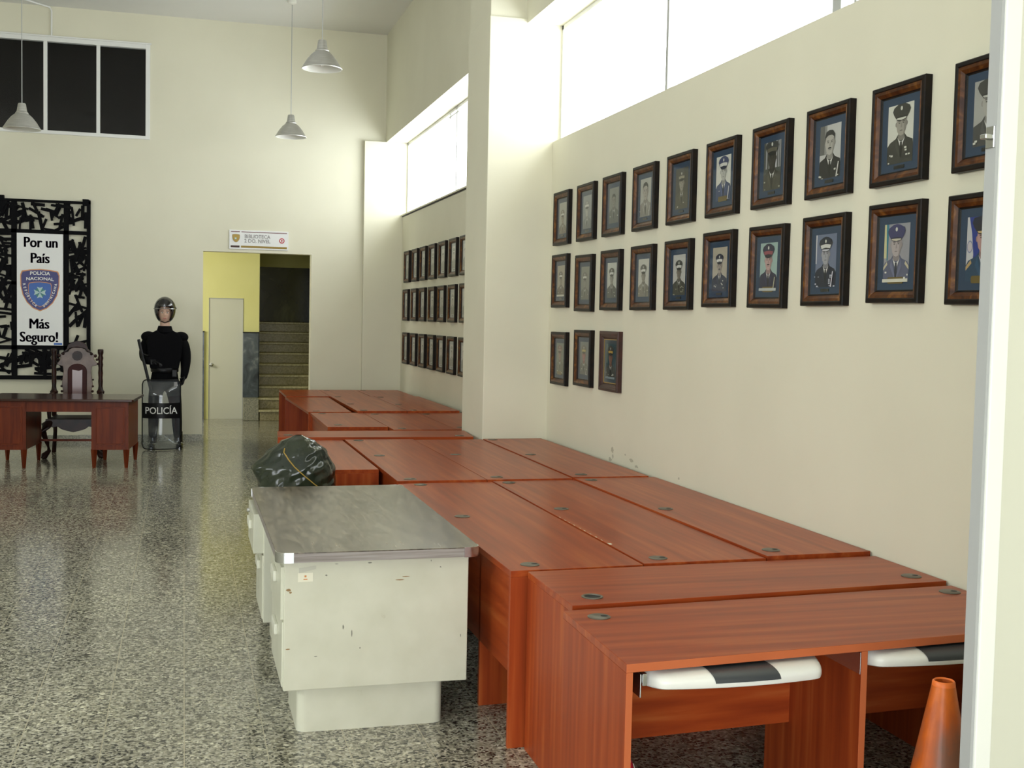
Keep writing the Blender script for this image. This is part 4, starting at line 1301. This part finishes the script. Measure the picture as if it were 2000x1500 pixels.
# scrolling back board
half = [(0, 1.262), (.05, 1.262), (.085, 1.245), (.105, 1.215), (.14, 1.205), (.175, 1.195), (.20, 1.165), (.185, 1.135), (.20, 1.105), (.225, 1.075), (.228, 1.055), (.19, 1.045), (.165, 1.04), (.155, .98), (.165, .90), (.175, .82), (.160, .74), (.170, .66), (.15, .50)]
pts = [(-a, b) for a, b in half[::-1]]+half[1:]
A('backrest', MB().vprism(pts[::-1], .165, .195), 'pale_carved_wood', bevel=0.004)
pts = [(-.17, 1.20), (-.12, 1.245), (-.10, 1.30), (-.06, 1.325), (0, 1.345), (.06, 1.325), (.10, 1.30), (.12, 1.245), (.17, 1.20), (.12, 1.215), (.085, 1.255), (0, 1.272), (-.085, 1.255), (-.12, 1.215)]
A('crest', MB().vprism(pts[::-1], .140, .200), 'carved_wood', bevel=0.004)
m = MB()
for e in (-1, 1):
    for (x, z, r_) in ((.205, 1.165, .020), (.222, 1.12, .016), (.235, 1.07, .014), (.178, .88, .012), (.176, .80, .014), (.172, .74, .016), (.16, 1.19, .018)):
        merge(m, blob((e*x, .158, z), r_, .014, r_, 10, 6))
A('scroll_carving', m, 'carved_wood', smooth='full')
m = MB()
for rr_, dd in ((.056, .0), (.040, -.008), (.020, -.014)):
    m.vprism([(rr_*math.cos(-2*PI*k/20)*(1+.06*(k % 2)), 1.165+rr_*math.sin(-2*PI*k/20)*(1+.06*(k % 2))) for k in range(20)], .150+dd, .166)
A('rosette', m, 'carved_wood')
arch = [(-.108, .52), (.108, .52), (.108, .98)]+[(.108*math.cos(a*PI/12), .98+.09*math.sin(a*PI/12)) for a in range(1, 12)]+[(-.108, .98)]
bp_ = A('back_cushion', MB().vprism(arch, .145, .166), 'velvet', bevel=0.008)
obj('cover_sheen', MB().vprism([(-.055, .55), (.055, .55), (.058, 1.0), (.02, .985), (-.055, 1.0)], .140, .146), 'plastic_sheen', bp_, world=False)  # lighter panel: sheen of the plastic put into its colour
A('seat', MB().prism([(-.29, -.35), (.29, -.35), (.25, .18), (-.25, .18)], .40, .455), 'black_satin', bevel=0.015)
pts = [(-.30, .45), (-.30, .38), (-.22, .355), (-.17, .365), (-.13, .335), (-.07, .315), (0, .300), (.07, .315), (.13, .335), (.17, .365), (.22, .355), (.30, .38), (.30, .45)]
A('carved_apron', MB().vprism(pts, -.375, -.345), 'carved_wood', bevel=0.003)

# ================================================================== RIOT MANNEQUIN
def skin(name, verts, edges, mat, parent, sub=2, root=0):
    me = bpy.data.meshes.new(name)
    me.from_pydata([Vector(v[:3]) for v in verts], edges, [])
    me.materials.append(M[mat])
    o = bpy.data.objects.new(name, me)
    COL.objects.link(o)
    o.parent = parent
    o.modifiers.new('skin', 'SKIN').use_smooth_shade = True
    if not me.skin_vertices:
        bm_ = None
    sv = me.skin_vertices[0].data if me.skin_vertices else me.attributes.new('skin', 'FLOAT', 'POINT')
    for i, v in enumerate(verts):
        r_ = v[3] if len(v) > 3 else .03
        sv[i].radius = r_ if isinstance(r_, tuple) else (r_, r_)
        sv[i].use_root = (i == root)
    s_ = o.modifiers.new('subdivision', 'SUBSURF')
    s_.levels = sub
    s_.render_levels = sub
    bpy.context.view_layer.update()
    dg = bpy.context.evaluated_depsgraph_get()
    nm = bpy.data.meshes.new_from_object(o.evaluated_get(dg))
    o.modifiers.clear()
    old = o.data
    o.data = nm
    bpy.data.meshes.remove(old)
    nm.name = name
    for p in nm.polygons:
        p.use_smooth = True
    return o


mq = thing('riot_mannequin', 'black clad mannequin in riot helmet and padded gear standing by the doorway', 'mannequin', (-.23, 15.42, 0))
# coordinates relative to the feet, facing -y
V = [(0, 0, .90, (.150, .105)), (0, 0, 1.02, (.145, .100)), (0, -.01, 1.20, (.180, .120)), (0, 0, 1.36, (.190, .110)), (0, 0, 1.46, (.075, .075)), (0, -.005, 1.54, (.058, .060)),
     (-.185, 0, 1.37, .100), (-.232, .01, 1.27, .086), (-.245, .0, 1.14, .074), (-.20, -.12, 1.10, .056), (-.14, -.18, 1.085, .040),
     (.185, 0, 1.37, .100), (.235, .0, 1.27, .088), (.255, .0, 1.12, .074), (.248, -.02, .98, .056), (.226, -.033, .860, .042),
     (-.095, 0, .80, .105), (-.115, -.01, .62, .090), (-.130, -.02, .46, .072), (-.135, .01, .28, .066), (-.140, .02, .10, .052),
     (.095, 0, .80, .105), (.125, -.01, .62, .090), (.145, -.02, .46, .072), (.155, .01, .28, .066), (.165, .02, .10, .052)]
E_ = [(0, 1), (1, 2), (2, 3), (3, 4), (4, 5), (3, 6), (6, 7), (7, 8), (8, 9), (9, 10), (3, 11), (11, 12), (12, 13), (13, 14), (14, 15),
      (0, 16), (16, 17), (17, 18), (18, 19), (19, 20), (0, 21), (21, 22), (22, 23), (23, 24), (24, 25)]
skin('body', V, E_, 'black_cloth', mq)


def MQ(name, mb_, mat, parent=mq, **kw):
    return obj(name, mb_, mat, parent, world=False, **kw)


def face(a, b):
    # a: azimuth (-pi/2 is forward), b: elevation
    k = 1.0
    f_ = math.exp(-((a+PI/2 if a < PI/2 else a-1.5*PI)/.16)**2)
    az = (a+PI/2+PI) % (2*PI)-PI
    f_ = math.exp(-(az/.15)**2)
    k += .20*f_*math.exp(-((b+.12)/.12)**2)           # nose
    k += .05*math.exp(-(az/.35)**2)*math.exp(-((b+.55)/.10)**2)   # lips
    k -= .07*math.exp(-((abs(az)-.38)/.16)**2)*math.exp(-((b-.10)/.13)**2)   # eye sockets
    k += .07*math.exp(-(az/.4)**2)*math.exp(-((b+.95)/.2)**2)    # chin
    return k


hd = MQ('head', blob((0, -.01, 1.690), .078, .098, .122, 48, 32, face), 'skin', smooth='full')
MQ('neck', MB().lathe([(.072, 1.49), (.060, 1.54), (.056, 1.62)], (0, -.005, 0), 20), 'skin', smooth=True)
m = MB()
m.vprism([(-.024, 1.628), (0, 1.622), (.024, 1.628), (.010, 1.638), (0, 1.635), (-.010, 1.638)], -.114, -.104)
MQ('mouth', m, 'lip', hd)
for e in (-1, 1):
    MQ('eye', blob((e*.030, -.098, 1.700), .013, .008, .007, 12, 8), 'white_plastic', hd, smooth='full')
    MQ('iris', blob((e*.030, -.105, 1.700), .006, .003, .006, 10, 6), 'black_satin', hd, smooth='full')
    MQ('eyebrow', MB().obox((e*.032, -.102, 1.722), (1, 0, e*-.1), .016, .003, .003), 'carved_wood', hd)
    MQ('ear', blob((e*.080, 0, 1.69), .010, .018, .030, 10, 8), 'skin', hd, smooth='full')


def helm(k):
    def f_(u, v):
        a, b = 2*PI*u, -0.88+(PI/2+0.88)*v
        return (.132*k*math.cos(b)*math.cos(a), .005+.152*k*math.cos(b)*math.sin(a), 1.750+.152*k*math.sin(b)*(1.0 if b > 0 else 1.25))
    return f_


def face_open(u, v):
    az = (2*PI*u+PI/2+PI) % (2*PI)-PI
    b = -0.88+(PI/2+0.88)*v
    return abs(az) < .80 and b < .16


m = MB().grid(helm(1.0), 64, 28, skip=face_open, closed_u=True)
hm = MQ('helmet', m, 'black_gloss', smooth='full')
sd = hm.modifiers.new('solidify', 'SOLIDIFY')
sd.thickness = .012
m = MB()
m.grid(lambda u, v: (.146*math.sin(-1.15+2.3*u), .005-.172*math.cos(-1.15+2.3*u), 1.752+.055*v-.0*u), 20, 3)
vz = MQ('visor', m, 'picture_glass', hm, smooth='full')
MQ('visor_rim', MB().tube([(.147*math.sin(-1.15+2.3*i/20), .005-.173*math.cos(-1.15+2.3*i/20), 1.750) for i in range(21)], .004, 8), 'steel', hm, smooth=True)
MQ('visor_screw', MB().tube([(.130, -.02, 1.765), (.142, -.02, 1.765)], .012, 10), 'steel', hm)
MQ('chin_strap', MB().tube([(-.105, -.03, 1.66), (-.070, -.075, 1.60), (0, -.105, 1.575), (.070, -.075, 1.60), (.105, -.03, 1.66)], .006, 8), 'black_satin', hm, smooth=True)
# padded gear
m = MB()
for e in (-1, 1):
    merge(m, blob((e*.195, .0, 1.395), .092, .11, .070, 20, 12))
MQ('shoulder_pad', m, 'black_cloth', smooth='full')
m = MB()
pts = [(-.17, 1.00), (.17, 1.00), (.20, 1.15), (.215, 1.35), (.17, 1.44), (.09, 1.485), (.06, 1.45), (0, 1.425), (-.06, 1.45), (-.09, 1.485), (-.17, 1.44), (-.215, 1.35), (-.20, 1.15)]
MQ('chest_guard', m.vprism(pts, -.145, -.105), 'black_cloth', bevel=0.012)
MQ('collar', MB().lathe([(.105, 1.455), (.088, 1.505), (.080, 1.535), (.074, 1.53)], (0, 0, 0), 24, cap=False), 'black_cloth', smooth=True)
MQ('belt', MB().lathe([(.165, .955), (.170, .965), (.170, 1.0), (.165, 1.01)], (0, 0, 0), 28, cap=False), 'black_satin', smooth=True)
MQ('belt_pouch', MB().box(.09, .15, -.16, -.12, .90, .99), 'black_satin', bevel=0.006)
for e in (-1, 1):
    MQ('knee_pad', blob((e*.138, -.075, .47), .055, .035, .085, 16, 10), 'black_satin', smooth='full')
    x = -.142 if e < 0 else .172
    bt = MB()
    bt.tube([(x, .03, .20), (x, .03, .10), (x, .025, .055)], [.052, .052, .055], 14)
    merge(bt, blob((x+e*.012, -.075, .040), .048, .125, .040, 20, 10, lambda a, b: 1.0))
    merge(bt, MB().prism([(x+e*.012+.048*math.cos(q*PI/9), -.065+.135*math.sin(q*PI/9)) for q in range(18)], 0.002, .022))
    MQ('boot', bt, 'black_gloss', smooth=True)


def hand(origin, fwd_, palm_n, side, name='gloved_hand'):
    """palm with four bent fingers and a side thumb, built as one skinned surface"""
    o_ = Vector(origin)
    f_ = Vector(fwd_).normalized()
    n_ = Vector(palm_n)
    n_ = (n_-n_.dot(f_)*f_).normalized()
    s_ = f_.cross(n_)*side
    V_ = [(*(o_), .030)]
    E2 = []
    V_.append((*(o_+f_*.045), .030))
    E2.append((0, 1))
    for i, (off, l) in enumerate(((-.028, .072), (-.010, .082), (.010, .078), (.028, .062))):
        base = o_+f_*.075+s_*off
        k0 = len(V_)
        V_.append((*base, .012))
        V_.append((*(base+f_*l*.38+n_*l*.14), .0105))
        V_.append((*(base+f_*l*.58+n_*l*.45), .010))
        V_.append((*(base+f_*l*.55+n_*l*.72), .0085))
        E2 += [(1, k0), (k0, k0+1), (k0+1, k0+2), (k0+2, k0+3)]
    k0 = len(V_)
    tb = o_+f_*.020-s_*.030
    V_.append((*tb, .013))
    V_.append((*(tb+f_*.030-s_*.016+n_*.012), .012))
    V_.append((*(tb+f_*.058-s_*.012+n_*.030), .010))
    E2 += [(0, k0), (k0, k0+1), (k0+1, k0+2)]
    return skin(name, V_, E2, 'black_satin', mq, 1)


hand((.222, -.038, .905), (-.12, -.06, -1), (-.7, -.5, 0), 1)
hand((-.135, -.185, 1.085), (1, -.55, -.10), (0, -.2, -1), 1)

bt_ = thing('riot_baton', 'long black baton slanting under the arm of the riot mannequin', 'baton', (-.43, 15.2, .88))
obj('baton_shaft', MB().tube([(-.540, 15.24, 1.365), (-.536, 15.24, 1.35), (-.385, 15.15, .72)], [.015, .019, .017], 12), 'black_satin', bt_, smooth=True)
obj('side_handle', MB().tube([(-.500, 15.216, 1.19), (-.44, 15.20, 1.17), (-.42, 15.195, 1.165)], [.011, .012, .016], 10), 'black_satin', bt_, smooth=True)

# ================================================================== RIOT SHIELD
rs = thing('riot_shield', 'clear curved riot shield lettered in white on a black band', 'shield', (-.263, 15.12, 0))
sx0, sx1, sz0, sz1 = -.490, -.036, .012, .870


def sy(x):
    t = (x-(sx0+sx1)/2)/((sx1-sx0)/2)
    return 15.08+.085*t*t


def shield_pt(u, v, off=0.0):
    x = sx0+(sx1-sx0)*u
    rc = .055
    e = min(x-sx0, sx1-x)
    trim_ = rc-math.sqrt(max(0, rc*rc-(rc-e)**2)) if e < rc else 0
    z = (sz0+trim_)+(sz1-sz0-2*trim_)*v
    return (x, sy(x)+off, z)


m = MB().grid(lambda u, v: shield_pt(u, v), 48, 4)
so = obj('shield_sheet', m, 'polycarbonate', rs, smooth='full')
sol = so.modifiers.new('solidify', 'SOLIDIFY')
sol.thickness = .004
edge = [shield_pt(i/40, 0) for i in range(41)]+[shield_pt(1, .3), shield_pt(1, .7)]+[shield_pt(1-i/40, 1) for i in range(41)]+[shield_pt(0, .7), shield_pt(0, .3)]
obj('edge_trim', MB().tube(edge, .007, 8, closed=True), 'black_satin', rs, smooth=True)
bnd = MB().grid(lambda u, v: (sx0+.004+(sx1-sx0-.008)*u, sy(sx0+.004+(sx1-sx0-.008)*u)-.0035, .395+.190*v), 40, 2)
obj('lettered_band', bnd, 'black_satin', rs, smooth='full')
obj('lettering', place(text_mesh('POLICÍA', .118, .0008, .0012, .88), lambda a, b, c: (a-.266, sy(a-.266)-.006+b, c+.452)), 'sign_white', rs)
obj('corner_label', MB().box(-.115, -.075, sy(-.095)-.006, sy(-.095)-.002, .79, .845), 'grey_ink', rs)
m = MB()
m.tube([(-.33, 15.10, .56), (-.33, 15.145, .54), (-.33, 15.145, .46), (-.33, 15.10, .44)], .010, 8)
obj('grip', m, 'black_satin', rs, smooth=True)
